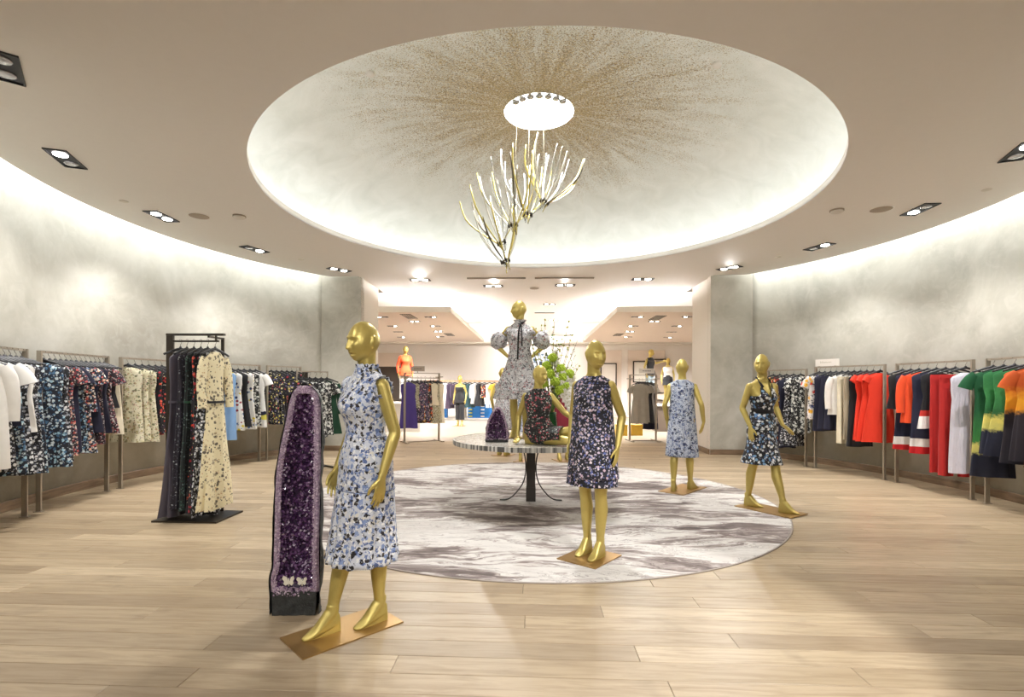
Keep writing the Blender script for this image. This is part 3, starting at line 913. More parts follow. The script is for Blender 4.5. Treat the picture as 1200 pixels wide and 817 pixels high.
for ax, ay, lab in ((-1.82, 5.6, 'small white dome sprinkler on the dome side near the dark gowns'), (1.95, 5.55, 'small white dome sprinkler on the dome side near the halter mannequin')):
    rr = sqrt((ax - DX) ** 2 + (ay - DY) ** 2)
    zz = HC + 0.12 + (OC_Z - HC - 0.12) * sqrt(max(0.0, 1 - ((rr - OC_R) / (R0 - OC_R)) ** 2.6))
    disc_fitting('dome_sprinkler', (ax, ay, zz + 0.005), 0.045, 0.035, M['white_plastic'], lab, 'sprinkler')

# far store: rows of little downlights and return-air grilles on the dropped panels
PZ = 3.36
rows = [(2.9, 14.4), (4.3, 14.4), (3.6, 15.4), (5.0, 15.4), (6.2, 15.0), (3.2, 16.6), (4.6, 16.6), (5.8, 16.8), (3.4, 18.2), (4.9, 18.4), (6.4, 18.4), (3.7, 20.2), (5.3, 20.4), (7.0, 20.4)]
for s, side in ((-1, 'orange jacket'), (1, 'grey dress')):
    for k, (x, y) in enumerate(rows):
        downlight((s * x, y, PZ), pi / 2 * 0.0, 'small twin downlight, %s from the doorway, over the %s side' % (('first second third fourth fifth sixth seventh eighth ninth tenth eleventh twelfth thirteenth fourteenth'.split())[k], side), 'store downlights on the %s side' % side, FIT_S, (k % 3 != 0, k % 2 == 0), 0.08)
    for k, (x, y, w) in enumerate(((3.5, 14.6 if s > 0 else 14.3, 'nearer the doorway'), (3.2, 19.4, 'deeper in the store'))):
        o = thing('air_grille', 'grey air grille on the dropped store ceiling, %s side, %s' % (side, w), 'vent', (s * x, y, PZ), 0.0)
        mb = MB(); mb.box((0, 0, -0.004), (0.30, 0.9, 0.008)); mb.build('backing', M['slot'], o, False)
        for j in range(5):
            mb = MB(); mb.box((-0.12 + 0.06 * j, 0, -0.012), (0.012, 0.88, 0.01)); mb.build('slat', M['pewter'], o, False)
    for x, y, tz in ((3.2, 15.2, 1.0), (6.0, 16.5, 1.0), (3.6, 19.2, 1.0), (6.5, 20.5, 1.5)):
        spot((s * x, y, PZ - 0.03), (s * x * 0.95, y + 0.6, tz), P_STORE_SPOT, 120, 0.8, 0.12, (1.0, 0.985, 0.96))
for x, y, p in ((0.0, 14.5, 1.0), (0.0, 18.0, 1.0), (0.0, 21.5, 0.45)):
    downlight((x + (0.7 if y > 15 and y < 20 else 0.45), y, HC), 0.0, 'small twin downlight on the centre strip of the store ceiling', 'centre strip downlights', FIT_S, (1, 1), 0.08)
    spot((x, y, HC - 0.04), (x, y + 0.8, 0.5) if y < 20 else (x, STORE_Y1, 1.8), P_STORE_SPOT * p, 130, 0.8, 0.15, (1.0, 0.985, 0.96))
o = thing('slot_vent', 'short black slot vent on the centre strip beside the ruffled mannequin head', 'vent', (0.35, 16.2, HC))
mb = MB(); mb.box((0, 0, -0.004), (0.62, 0.14, 0.008)); mb.build('backing', M['black'], o, False)
mb = MB(); mb.box((0, 0, -0.01), (0.62, 0.012, 0.01)); mb.build('slat', M['slot'], o, False)

# ================================================================== MANNEQUINS (body faces -Y, its left side is +X, height 1.79 with raised heels)
TORSO = [  # z, cy, half width, half depth
    (0.84, 0.008, 0.158, 0.098), (0.90, 0.010, 0.172, 0.112), (0.96, 0.012, 0.175, 0.116), (1.03, 0.006, 0.158, 0.104), (1.10, 0.0, 0.128, 0.088),
    (1.15, -0.002, 0.119, 0.083), (1.22, -0.006, 0.130, 0.090), (1.29, -0.012, 0.146, 0.104), (1.34, -0.008, 0.152, 0.098),
    (1.39, 0.000, 0.160, 0.082), (1.42, 0.006, 0.158, 0.068), (1.445, 0.010, 0.136, 0.058), (1.465, 0.012, 0.104, 0.054), (1.487, 0.012, 0.074, 0.052), (1.51, 0.010, 0.056, 0.050), (1.55, 0.002, 0.049, 0.050)]


def torso_at(z):
    return interp(TORSO, z)


def twisted(p, tw):
    """turn the upper body by tw about the vertical"""
    a = tw * sstep(1.0, 1.38, p[2])
    return Vector((p[0] * cos(a) - p[1] * sin(a), p[0] * sin(a) + p[1] * cos(a), p[2]))


def sell(cx, cy, a, b, n, e=2.25):
    out = []
    for j in range(n):
        t = 2 * pi * j / n
        c, s = cos(t), sin(t)
        out.append((cx + a * math.copysign(abs(c) ** (2 / e), c), cy + b * math.copysign(abs(s) ** (2 / e), s)))
    return out


def head_mb(mb, M4):
    """egg-shaped head with mask-like features; local origin at the head's middle, face to -Y"""
    nu, nv = 72, 56
    rs = []
    for i in range(nv + 1):
        t = -pi / 2 + pi * i / nv
        ring = []
        for j in range(nu):
            a = 2 * pi * j / nu
            d = Vector((cos(t) * cos(a), cos(t) * sin(a), sin(t)))
            p = Vector((d.x * 0.0735, d.y * 0.099, d.z * 0.120))
            lo = max(0.0, -d.z)
            p.x *= 1 - 0.20 * lo ** 1.6
            p.x += math.copysign(0.012 * lo * (1 - lo ** 3), d.x) * min(1, abs(d.x) * 4)
            if d.y > 0:                                  # skull sweeps in to the nape
                p.y *= 1 - 0.45 * lo
                p.z += 0.012 * lo
            else:
                p.y = -0.097 * abs(d.y) ** (0.62 if d.z < 0 else 0.62 + 0.38 * min(1, d.z * 1.6))
            f = max(0.0, -d.y) ** 0.9                        # how much this point belongs to the face
            x, z = p.x, p.z
            gs = lambda cx, cz, sx, sz: exp(-((x - cx) / sx) ** 2 - ((z - cz) / sz) ** 2)
            out = 0.0
            zz = min(1.0, max(0.0, (0.012 - z) / 0.055))
            out += (0.006 + 0.024 * zz) * exp(-(x / 0.0115) ** 2) * sstep(-0.056, -0.043, z) * sstep(0.034, 0.008, z)
            out += 0.007 * (gs(0.012, -0.044, 0.008, 0.008) + gs(-0.012, -0.044, 0.008, 0.008))
            out -= 0.018 * (gs(0.031, 0.000, 0.017, 0.012) + gs(-0.031, 0.000, 0.017, 0.012))
            out += 0.009 * (gs(0.032, -0.002, 0.013, 0.007) + gs(-0.032, -0.002, 0.013, 0.007))
            out += 0.007 * (gs(0.03, 0.024, 0.022, 0.009) + gs(-0.03, 0.024, 0.022, 0.009))
            out += 0.005 * (gs(0.046, -0.028, 0.018, 0.018) + gs(-0.046, -0.028, 0.018, 0.018))
            out += 0.016 * gs(0, -0.0640, 0.021, 0.0070) + 0.018 * gs(0, -0.0830, 0.018, 0.0080)
            out -= 0.022 * gs(0, -0.0735, 0.024, 0.0040)
            out += 0.012 * gs(0, -0.1070, 0.022, 0.013)
            out -= 0.005 * gs(0, -0.0945, 0.02, 0.006)
            p.y -= out * f
            ring.append(M4 @ p)
        rs.append(ring)
    mb.rings(rs, True, True)
    for s in (-1, 1):                                         # ears lie close to the skull
        pts = [M4 @ Vector((s * 0.066, 0.004, -0.036)), M4 @ Vector((s * 0.075, 0.012, -0.012)), M4 @ Vector((s * 0.077, 0.018, 0.014)), M4 @ Vector((s * 0.071, 0.012, 0.03))]
        mb.tube(spline(pts, 3), [0.005] + [0.0075] * 8 + [0.005], [0.006] + [0.014] * 8 + [0.006], side=M4.to_3x3() @ Vector((1, 0, 0)), n=10)


def hand_mb(mb, wrist, dirv, palm_side, curl=0.25, thumb=1, k=1.0):
    """palm and five fingers from the wrist along dirv; palm_side = the way across the knuckles (towards the thumb)"""
    d = Vector(dirv).normalized()
    s = Vector(palm_side)
    s = (s - d * s.dot(d)).normalized()
    nrm = d.cross(s) * thumb                                # the way the fingers curl
    w = Vector(wrist)
    mb.tube([w - d * 0.012, w + d * 0.02, w + d * 0.055, w + d * 0.088, w + d * 0.097],
            [0.022 * k, 0.027 * k, 0.037 * k, 0.037 * k, 0.030 * k], [0.019 * k, 0.0165 * k, 0.0145 * k, 0.012 * k, 0.008 * k], side=s, n=14)
    lens = (0.070, 0.080, 0.075, 0.058)
    for q in range(4):
        off = (1.5 - q) * 0.0195 * k
        b = w + d * (0.080 if q in (0, 3) else 0.086) + s * off
        fan = s * (1.5 - q) * 0.05
        p1 = b + (d + fan).normalized() * lens[q] * 0.45 + nrm * (lens[q] * 0.45 * curl * 0.4)
        p2 = p1 + (d + fan + nrm * curl).normalized() * lens[q] * 0.32
        p3 = p2 + (d + fan + nrm * curl * 2.0).normalized() * lens[q] * 0.27
        mb.tube([b - d * 0.02, b, p1, p2, p3, p3 + (p3 - p2).normalized() * 0.005], [0.0092, 0.0092, 0.0086, 0.0078, 0.0066, 0.003], n=8)
    t0 = w + d * 0.022 + s * 0.018
    t1 = w + d * 0.052 + s * 0.044 + nrm * 0.010
    t2 = t1 + (d * 0.85 + s * 0.35 + nrm * 0.35).normalized() * 0.030
    t3 = t2 + (d * 0.98 + s * 0.05 + nrm * 0.3).normalized() * 0.024
    mb.tube([t0, t1, t2, t3, t3 + (t3 - t2).normalized() * 0.005], [0.0135, 0.0115, 0.0095, 0.008, 0.0035], n=8)


def foot_mb(mb, ankle, yaw, lift=1.0):
    """raised-heel mannequin foot: instep sweeping to the toes, smooth wedge under the heel; ankle z above the plate"""
    a = Vector(ankle)
    f = Vector((sin(yaw), -cos(yaw), 0))
    s = Vector((cos(yaw), sin(yaw), 0))
    P = lambda u, z: Vector((a.x, a.y, 0)) + f * u + Vector((0, 0, z))
    h = a.z
    pts = [P(-0.004, h + 0.035), P(0.0, h), P(0.022, h * 0.80), P(0.054, h * 0.55), P(0.086, h * 0.34), P(0.116, 0.026), P(0.143, 0.017), P(0.162, 0.013), P(0.168, 0.012)]
    mb.tube(spline(pts, 3), [x for x in _ramp([0.033, 0.033, 0.033, 0.034, 0.036, 0.037, 0.031, 0.020, 0.008], 3)],
            [x for x in _ramp([0.035, 0.038, 0.040, 0.034, 0.026, 0.019, 0.0135, 0.010, 0.005], 3)], side=s, n=14)
    prof = [(-0.042, 0.0), (-0.041, h * 0.45), (-0.036, h * 0.85), (-0.02, h * 1.0), (0.025, h * 0.78), (0.055, h * 0.48), (0.09, h * 0.26), (0.125, 0.015), (0.146, 0.006), (0.146, 0.0)]
    rs = []
    for k_, wd in ((-1, 0.6), (-0.9, 0.9), (0, 1.0), (0.9, 0.9), (1, 0.6)):
        rs.append([P(u * lerp(0.96, 1, wd), z * lerp(0.9, 1, wd)) + s * (k_ * (0.026 + 0.009 * sstep(0.0, 0.09, u) - 0.010 * sstep(0.11, 0.15, u))) for u, z in prof])
    mb.rings(rs)


def _ramp(vals, k):
    out = []
    for i in range(len(vals) - 1):
        for j in range(k):
            out.append(lerp(vals[i], vals[i + 1], j / k))
    out.append(vals[-1])
    return out


def leg_mb(mb, hip, knee, ankle):
    hip, knee, ankle = Vector(hip), Vector(knee), Vector(ankle)
    ax = (ankle - knee).normalized()
    back = Vector((0, 1, 0)) - ax * ax.y
    pts = [hip + Vector((0, 0, 0.03)), hip, lerp(hip, knee, 0.33), lerp(hip, knee, 0.7), knee, lerp(knee, ankle, 0.16) + back * 0.006, lerp(knee, ankle, 0.34) + back * 0.013,
           lerp(knee, ankle, 0.6) + back * 0.005, lerp(knee, ankle, 0.86), ankle]
    rad = [0.080, 0.083, 0.078, 0.062, 0.050, 0.0495, 0.0535, 0.045, 0.0335, 0.033]
    mb.tube(spline(pts, 3), _ramp(rad, 3), n=18, side=(1, 0, 0))


def arm_mb(mb, sh, el, wr):
    sh, el, wr = Vector(sh), Vector(el), Vector(wr)
    pts = [sh + (sh - el).normalized() * 0.012, sh, lerp(sh, el, 0.3), lerp(sh, el, 0.75), el, lerp(el, wr, 0.22), lerp(el, wr, 0.6), wr]
    rad = [0.030, 0.043, 0.041, 0.036, 0.0335, 0.0345, 0.0285, 0.0215]
    mb.ball(sh, 0.043, 14, 10)
    inw = Vector((-0.05 if sh.x > 0 else 0.05, 0, 0.014))
    mb.tube([sh + inw, sh + inw * 0.5 + Vector((0, 0, 0.004)), sh], [0.026, 0.036, 0.042], n=14)
    mb.tube(spline(pts, 3), _ramp(rad, 3), n=14)


def base_of(t, size, rotz=0.0, name='base_plate', mat=None):
    mb = MB()
    mb.box((0, 0, 0.004), (size[0], size[1], 0.008))
    o = mb.build(name, mat or M['brass_plate'], t, False)
    o.rotation_euler = (0, 0, rotz)
    return o


BZ = 0.008                                                # feet stand on the plate


def body_mesh(P, voxel, name='body'):
    """P: off (pelvis x, y), legs [(hip, knee, ankle, footyaw)...], arms [(shoulder, elbow, wrist, hand dir, palm side, thumb sign)], twist, head (yaw, pitch)"""
    mb = MB()
    ox, oy = P.get('off', (0, 0))
    tw = P.get('twist', 0.0)
    O = Vector((ox, oy, 0))
    rs = []
    zs = [0.84, 0.87, 0.90, 0.94, 0.98, 1.02, 1.06, 1.10, 1.14, 1.18, 1.22, 1.26, 1.29, 1.32, 1.35, 1.38, 1.41, 1.43, 1.45, 1.465, 1.48, 1.495, 1.51, 1.53, 1.56, 1.60]
    for z in zs:
        cy, a, b = torso_at(z)
        rs.append([twisted((x, y, z), tw) + O for x, y in sell(0, cy, a, b, 32)])
    mb.rings(rs)
    for s in (-1, 1):                                       # bust
        mb.ball(twisted((s * 0.062, -0.070, 1.295), tw) + O, 0.052, 14, 10, (1.0, 0.85, 1.0))
    for hip, knee, ankle, fy in P['legs']:
        leg_mb(mb, hip, knee, ankle)
        foot_mb(mb, ankle, fy)
    for sh, el, wr, hd, ps, th in P['arms']:
        q = [twisted((p[0], p[1], 1.45), tw) + O + Vector((0, 0, p[2] - 1.45)) for p in (sh, el, wr)]
        rot = Matrix.Rotation(tw, 3, 'Z')
        arm_mb(mb, *q)
        hand_mb(mb, q[2], rot @ Vector(hd), rot @ Vector(ps), P.get('curl', 0.25), th)
    hy, hp = P.get('head', (0, 0))
    nk = twisted((0, 0.008, 1.52), tw) + O
    M4 = Matrix.Translation(nk) @ Matrix.Rotation(tw + hy, 4, 'Z') @ Matrix.Rotation(hp, 4, 'X') @ Matrix.Translation((0, -0.018, 0.144))
    head_mb(mb, M4)
    mb.tube([nk + Vector((0, 0, -0.02)), nk + Vector((0, 0, 0.03)), M4 @ Vector((0, 0.022, -0.05))], [0.053, 0.050, 0.050], n=20)
    return remeshed(mb, name, M['gold'], voxel, 1)


def legs_std(off, la, ra, lyaw=0.0, ryaw=0.0, kb=0.0):
    """hips from the pelvis offset, ankles given as (x, y); knees a little forward of the straight line"""
    out = []
    for s, an, yw in ((1, la, lyaw), (-1, ra, ryaw)):
        hip = Vector((off[0] + s * 0.085, off[1] + 0.01, 0.90))
        ank = Vector((an[0], an[1], BZ + 0.115))
        f = Vector((sin(yw), -cos(yw), 0))
        knee = lerp(hip, ank, 0.475) + f * (0.012 + kb)
        out.append((hip, knee, ank, yw))
    return out


def shell(mb, P, tops, z0, n, ease=0.012, rows=14, extra=None):
    """bodice wrapped on the torso between the line z0 (all round) and tops(theta)"""
    ox, oy = P.get('off', (0, 0))
    tw = P.get('twist', 0.0)
    rs = []
    for i in range(rows + 1):
        ring = []
        for j in range(n):
            th = 2 * pi * j / n
            z = lerp(z0, tops(th), i / rows)
            cy, a, b = torso_at(z)
            bu = 0.028 * exp(-((z - 1.285) / 0.06) ** 2) * max(0, -sin(th)) ** 2
            e = ease + (extra(z, th) if extra else 0.0)
            x, y = sell(0, cy, a + e, b + e + bu, n)[j]
            ring.append(twisted((x, y, z), tw) + Vector((ox, oy, 0)))
        rs.append(ring)
    if mb is None:
        return rs
    mb.rings(rs, False, False)


def skirt(mb, rows, n, P, tw0=True):
    """rows: z, cx, cy, half width, half depth, ripple amplitude, ripple count, phase"""
    rs = []
    for z, cx, cy, a, b, amp, kk, ph in rows:
        ring = []
        for j in range(n):
            th = 2 * pi * j / n
            r = 1 + amp * (sin(kk * th + ph) * 0.7 + 0.45 * sin((kk * 1.7 // 1) * th + 1.3 + ph * 2))
            x, y = sell(0, 0, a, b, n, 2.1)[j]
            p = Vector((x * r, y * r, z))
            p = twisted(p, P.get('twist', 0.0))
            ring.append(p + Vector((cx, cy, 0)))
        rs.append(ring)
    if mb is None:
        return rs
    mb.rings(rs, False, False)


def shoulder_caps(mb, P, reach):
    """cloth over the tops of the shoulders, from the neckline out to the armhole"""
    O = Vector((*P.get('off', (0, 0)), 0))
    tw = P.get('twist', 0.0)
    for s in (-1, 1):
        rs = []
        for i in range(9):
            u = i / 8
            x = lerp(0.044, reach, u)
            zt = lerp(1.506, 1.452, u ** 1.0)
            row = []
            for j in range(15):
                a = pi * j / 14
                dp = lerp(0.060, 0.062, u)
                row.append(twisted((s * (x - 0.012 * abs(cos(a)) * u), 0.008 - cos(a) * dp, zt - (0.085 - 0.03 * u) * (1 - sin(a)) - 0.002), tw) + O)
            rs.append(row)
        mb.rings(rs, False, False, closed=False)


def dress_mb(P, tops, z0, rows, n, ease=0.013, srows=14, extra=None, caps=0.0):
    """skirt rows (bottom to top) carried on without a break into a bodice that follows the torso"""
    mb = MB()
    lo = skirt(None, rows, n, P)
    hi = shell(None, P, tops, z0, n, ease, srows, extra)
    mb.rings(lo + hi, False, False)
    if caps:
        shoulder_caps(mb, P, caps)
    return mb


# ---------- the tall figure in the blue and white dress
A_OFF = (0.03, 0.115)
PA = dict(off=A_OFF, legs=legs_std(A_OFF, (0.045, 0.205), (-0.02, -0.06), 0.05, -0.05), twist=0.06, head=(0.0, 0.02),
          arms=[((0.152, 0.008, 1.408), (0.212, 0.055, 1.145), (0.222, -0.035, 0.905), (0.0, -0.16, -1), (0.15, -1, 0.1), 1),
                ((-0.152, 0.008, 1.408), (-0.212, 0.045, 1.145), (-0.222, -0.055, 0.905), (0.0, -0.2, -1), (-0.15, -1, 0.1), -1)])
tA = thing('mannequin', 'tall gold mannequin in the blue and white blossom dress beside the upright amethyst', 'mannequin', (-1.08, 2.9, 0), -0.75, 'gold mannequins')
link('body', body_mesh(PA, 0.0041), tA)
base_of(tA, (0.31, 0.60))
n = 120
def rowsA():
    out = []
    for i in range(22):
        u = i / 21
        z = lerp(1.12, 0.80, u)
        cy, ta, tb = torso_at(z)
        a = max(lerp(0.134, 0.188, sstep(0.0, 0.8, u)), ta + 0.014)
        b = max(lerp(0.098, 0.146, sstep(0, 0.9, u)), tb + 0.022)
        out.append((z, A_OFF[0], A_OFF[1] + 0.002, a, b, 0.006 + 0.018 * u, 9, 0.4 * u))
    return list(reversed(out))
mb = dress_mb(PA, lambda th: 1.425 + 0.088 * (1 - sstep(0.84, 0.985, abs(cos(th)))), 1.14, rowsA(), n, 0.014, 16, lambda z, th: 0.003 * sin(7 * th), 0.163)
o = solidify(mb.build('dress_bodice', BLUEDRESS, tA), 0.003)
mb = MB()
rws = []
for i in range(18):
    u = i / 17
    rws.append((lerp(0.405, 0.815, u), A_OFF[0] + 0.003, lerp(A_OFF[1] - 0.02, A_OFF[1], u), lerp(0.215, 0.193, u ** 0.7), lerp(0.200, 0.150, u ** 0.7), lerp(0.055, 0.015, u), 13, 0.5 * u))
skirt(mb, rws, n, PA)
solidify(mb.build('dress_flounce', BLUEDRESS, tA), 0.003)
mb = MB()
for zz, aa, bb in ((0.812, 0.195, 0.152), (1.115, 0.139, 0.1035)):
    rs = []
    for j in range(64):
        pass
    pts = [(A_OFF[0] + x, A_OFF[1] + 0.002 + y, zz) for x, y in sell(0, 0, aa + 0.001, bb + 0.001, 64, 2.1)]
    mb.tube(pts + [pts[0]], 0.0022, n=6)
mb.build('seam_piping', fabric('slate_blue_piping', srgb(86, 96, 128)), tA)
mb = MB()                                                  # gathered frills round the armholes and the collar
for s in (-1, 1):
    pts = []
    for i in range(33):
        a = 2 * pi * i / 32
        pts.append(twisted((s * (0.160 - 0.012 * cos(a)), 0.005 + 0.060 * sin(a), 1.392 + 0.062 * cos(a)), 0.06) + Vector((*A_OFF, 0)))
    rs = []
    for i, p in enumerate(pts):
        w = 0.006 * sin(i * 2.4)
        rs.append([p + Vector((-s * 0.012, 0, 0)), p + Vector((s * (0.022 + 0.3 * w), w, 0.010 + w))])
    mb.rings(rs, False, False, closed=False)
pts = []
rs = []
for i in range(41):
    a = 2 * pi * i / 40
    w = 0.004 * sin(i * 2.1)
    rs.append([Vector((A_OFF[0] + 0.060 * cos(a), A_OFF[1] + 0.010 + 0.057 * sin(a), 1.500)), Vector((A_OFF[0] + (0.064 + w) * cos(a), A_OFF[1] + 0.008 + (0.062 + w) * sin(a), 1.532 + w))])
mb.rings(rs, False, False, closed=False)
solidify(mb.build('frill', BLUEDRESS, tA), 0.003)

# ---------- the figure in the black dress with lilac blossoms, in front on the rug
B_OFF = (0.0, 0.045)
PB = dict(off=B_OFF, legs=legs_std(B_OFF, (0.068, 0.055), (-0.075, 0.085), 0.0, 0.0), twist=0.10, head=(0.98, 0.03),
          arms=[((0.152, 0.006, 1.408), (0.225, 0.065, 1.16), (0.225, -0.02, 0.925), (-0.02, -0.2, -1), (0.1, -1, 0), 1),
                ((-0.152, 0.006, 1.408), (-0.215, 0.06, 1.16), (-0.20, -0.02, 0.93), (0, -0.2, -1), (-0.1, -1, 0), -1)])
tB = thing('mannequin', 'gold mannequin in the knee-length black dress with lilac blossoms, standing on the rug', 'mannequin', (0.47, 4.22, 0.008), -0.66, 'gold mannequins')
link('body', body_mesh(PB, 0.0046), tB)
base_of(tB, (0.36, 0.42))
n = 110
rws = []
for i in range(24):
    u = i / 23
    z = lerp(0.66, 1.25, u)
    a = lerp(0.222, 0.164, u ** 0.9); b = lerp(0.182, 0.138, u ** 0.9)
    rws.append((z, B_OFF[0], B_OFF[1] - 0.008 * u, a, b, lerp(0.035, 0.0, u), 7, 0.8 * u))
mb = dress_mb(PB, lambda th: 1.425 + 0.062 * (1 - sstep(0.84, 0.985, abs(cos(th)))), 1.30, rws, n, 0.013, 10, None, 0.150)
solidify(mb.build('dress', LILACDRESS, tB), 0.003)
mb = MB()
rws = []
for i in range(12):
    u = i / 11
    rws.append((lerp(0.595, 0.80, u), B_OFF[0] - 0.005, B_OFF[1] - 0.002, lerp(0.216, 0.200, u), lerp(0.176, 0.160, u), lerp(0.045, 0.02, u), 9, 0.8 * u))
skirt(mb, rws, n, PB)
solidify(mb.build('dress_underlayer', LILACDRESS, tB), 0.003)

# ---------- the figure seen from behind, at the rug's far side
C_OFF = (0.0, 0.06)
PC = dict(off=C_OFF, legs=legs_std(C_OFF, (0.075, 0.20), (-0.085, -0.06), 0.1, -0.35), twist=0.25, head=(0.15, 0.0),
          arms=[((0.152, 0.006, 1.408), (0.225, 0.06, 1.16), (0.195, -0.03, 0.93), (0, -0.2, -1), (0.1, -1, 0), 1),
                ((-0.152, 0.006, 1.408), (-0.245, 0.055, 1.16), (-0.275, 0.0, 0.93), (0.25, 0.1, -1), (-0.5, -1, 0), -1)])
tC = thing('mannequin', 'gold mannequin seen from behind in the navy and white watercolour dress', 'mannequin', (2.05, 7.08, 0.008), 2.62, 'gold mannequins')
link('body', body_mesh(PC, 0.007), tC)
base_of(tC, (0.36, 0.72), -0.2)
n = 100
rws = []
for i in range(24):
    u = i / 23
    rws.append((lerp(0.465, 1.24, u), C_OFF[0], C_OFF[1], lerp(0.215, 0.156, u), lerp(0.172, 0.122, u), lerp(0.05, 0.004, u), 15, 0.3 * u))
mb = dress_mb(PC, lambda th: 1.425 + 0.075 * (1 - sstep(0.84, 0.985, abs(cos(th)))), 1.30, rws, n, 0.013, 10, None, 0.158)
solidify(mb.build('dress', NAVYWASH, tC), 0.003)

# ---------- the figure in the halter dress, striding at the rug's edge
D_OFF = (-0.05, 0.07)
PD = dict(off=D_OFF, legs=legs_std(D_OFF, (0.0, -0.15), (-0.035, 0.25), 0.35, 0.35), twist=-0.42, head=(-0.72, 0.0),
          arms=[((-0.152, 0.006, 1.408), (-0.215, 0.045, 1.16), (-0.20, -0.085, 0.955), (-0.10, -0.25, -1), (0.2, -1, 0.2), -1),
                ((0.152, 0.006, 1.408), (0.235, 0.10, 1.18), (0.27, 0.02, 0.97), (0.75, -0.2, -0.65), (0.1, -1, 0), 1)])
tD = thing('mannequin', 'gold mannequin striding in the black and blue halter dress with black waistband', 'mannequin', (2.71, 5.96, 0.008), 0.60, 'gold mannequins')
link('body', body_mesh(PD, 0.0050), tD)
base_of(tD, (0.36, 0.66))
n = 110
mb = MB()
def topD(th):
    s, c = sin(th), abs(cos(th))
    front = max(0.0, -s)
    return 1.30 + 0.125 * exp(-((c - 0.30) / 0.22) ** 2) * sstep(0.15, 0.6, front) - 0.05 * sstep(0.25, 0.9, max(0, s)) - 0.035 * sstep(0.9, 1.0, front)
shell(mb, PD, topD, 1.135, n, 0.012, 14)
solidify(mb.build('dress_bodice', HALTERPRINT, tD), 0.003)
mb = MB()
rws = []
for i in range(26):
    u = i / 25
    z = lerp(0.535, 1.14, u)
    if u < 0.35:
        a, b, am = lerp(0.212, 0.178, u / 0.35), lerp(0.222, 0.150, u / 0.35), lerp(0.05, 0.01, u / 0.35)
    else:
        cy, ta, tb = torso_at(max(z, 0.86))
        a, b, am = max(ta + 0.016, 0.0), tb + 0.022, 0.006
        if z < 0.9:
            a, b = lerp(0.180, 0.188, (z - 0.73) / 0.17), lerp(0.150, 0.140, (z - 0.73) / 0.17)
    rws.append((z, D_OFF[0], D_OFF[1] + 0.005, a, b, am, 8, 0.6 * u))
skirt(mb, rws, n, PD)
solidify(mb.build('dress_skirt', HALTERPRINT, tD), 0.003)
mb = MB()
pts_b = []
rs = []
for j in range(61):
    th = 2 * pi * j / 60
    zc = 1.145 - 0.02 * max(0, -sin(th))
    ring = []
    for dz in (-0.022, -0.008, 0.008, 0.022):
        cy, a, b = torso_at(zc + dz)
        x, y = (a + 0.018) * cos(th), cy + (b + 0.019) * sin(th)
        ring.append(twisted((x, y, zc + dz), PD['twist']) + Vector((*D_OFF, 0)))
    rs.append(ring)
mb.rings(rs, False, False, closed=False)
solidify(mb.build('waistband', M['ribbon'], tD), 0.003)
mb = MB()
for s in (-1, 1):
    path = [(s * 0.055, -0.098, 1.40), (s * 0.068, -0.072, 1.44), (s * 0.071, -0.04, 1.472), (s * 0.064, -0.005, 1.50), (s * 0.045, 0.052, 1.512), (0.0, 0.064, 1.514)]
    mb.tube([twisted(p, PD['twist']) + Vector((*D_OFF, 0)) for p in spline(path, 4)], 0.015, 0.004, n=8, side=(0, 0.4, 1))
mb.build('halter_strap', M['ribbon'], tD)

# ---------- the round table and the two figures on it
TX, TY, TZ = -0.02, 6.28, 0.765
tT = thing('display_table', 'round stone-topped display table with dark square pedestal and curved iron legs on the rug', 'table', (TX, TY, 0.008))
TZL = TZ - 0.008
mb = MB(); mb.tube([(0, 0, TZL - 0.05), (0, 0, TZL - 0.003), (0, 0, TZL)], [0.935, 0.935, 0.93], n=96); mb.build('table_top', M['mosaic'], tT, False)
mb = MB()
rng = random.Random(5)
a = 0.0
while a < 2 * pi - 0.01:
    w = rng.uniform(0.012, 0.030)
    w = min(w, 2 * pi - a)
    r0, r1 = 0.93, 0.95 + rng.uniform(0, 0.004)
    vs = []
    for z in (TZL - 0.052, TZL + 0.001):
        for rr, aa in ((r0, a + 0.001), (r1, a + 0.001), (r1, a + w - 0.001), (r0, a + w - 0.001)):
            vs.append((rr * cos(aa), rr * sin(aa), z))
    mb.add(vs, [(0, 1, 2, 3), (7, 6, 5, 4), (0, 4, 5, 1), (1, 5, 6, 2), (2, 6, 7, 3), (3, 7, 4, 0)])
    a += w
o = mb.build('inlay_edge', M['inlay'], tT, False); o['kind'] = 'stuff'
mb = MB(); mb.box((0, 0, (TZL - 0.05) / 2 + 0.085), (0.108, 0.108, TZL - 0.05 - 0.17)); mb.build('pedestal', M['iron'], tT, False)
mb = MB(); mb.box((0, 0, 0.085), (0.116, 0.116, 0.17)); mb.build('pedestal_foot', M['iron'], tT, False)
for k in range(3):
    aa = k * pi / 2 + 0.02
    d = Vector((cos(aa), sin(aa), 0))
    pts = spline([d * 0.16 + Vector((0, 0, TZL - 0.055)), d * 0.085 + Vector((0, 0, TZL - 0.17)), d * 0.062 + Vector((0, 0, 0.38)), d * 0.10 + Vector((0, 0, 0.21)), d * 0.20 + Vector((0, 0, 0.075)), d * 0.28 + Vector((0, 0, 0.018)), d * 0.38 + Vector((0, 0, 0.008))], 5)
    mb = MB(); mb.tube(pts, 0.020, 0.008, side=d.cross(Vector((0, 0, 1))), n=8)
    mb.build('curved_leg', M['iron'], tT)

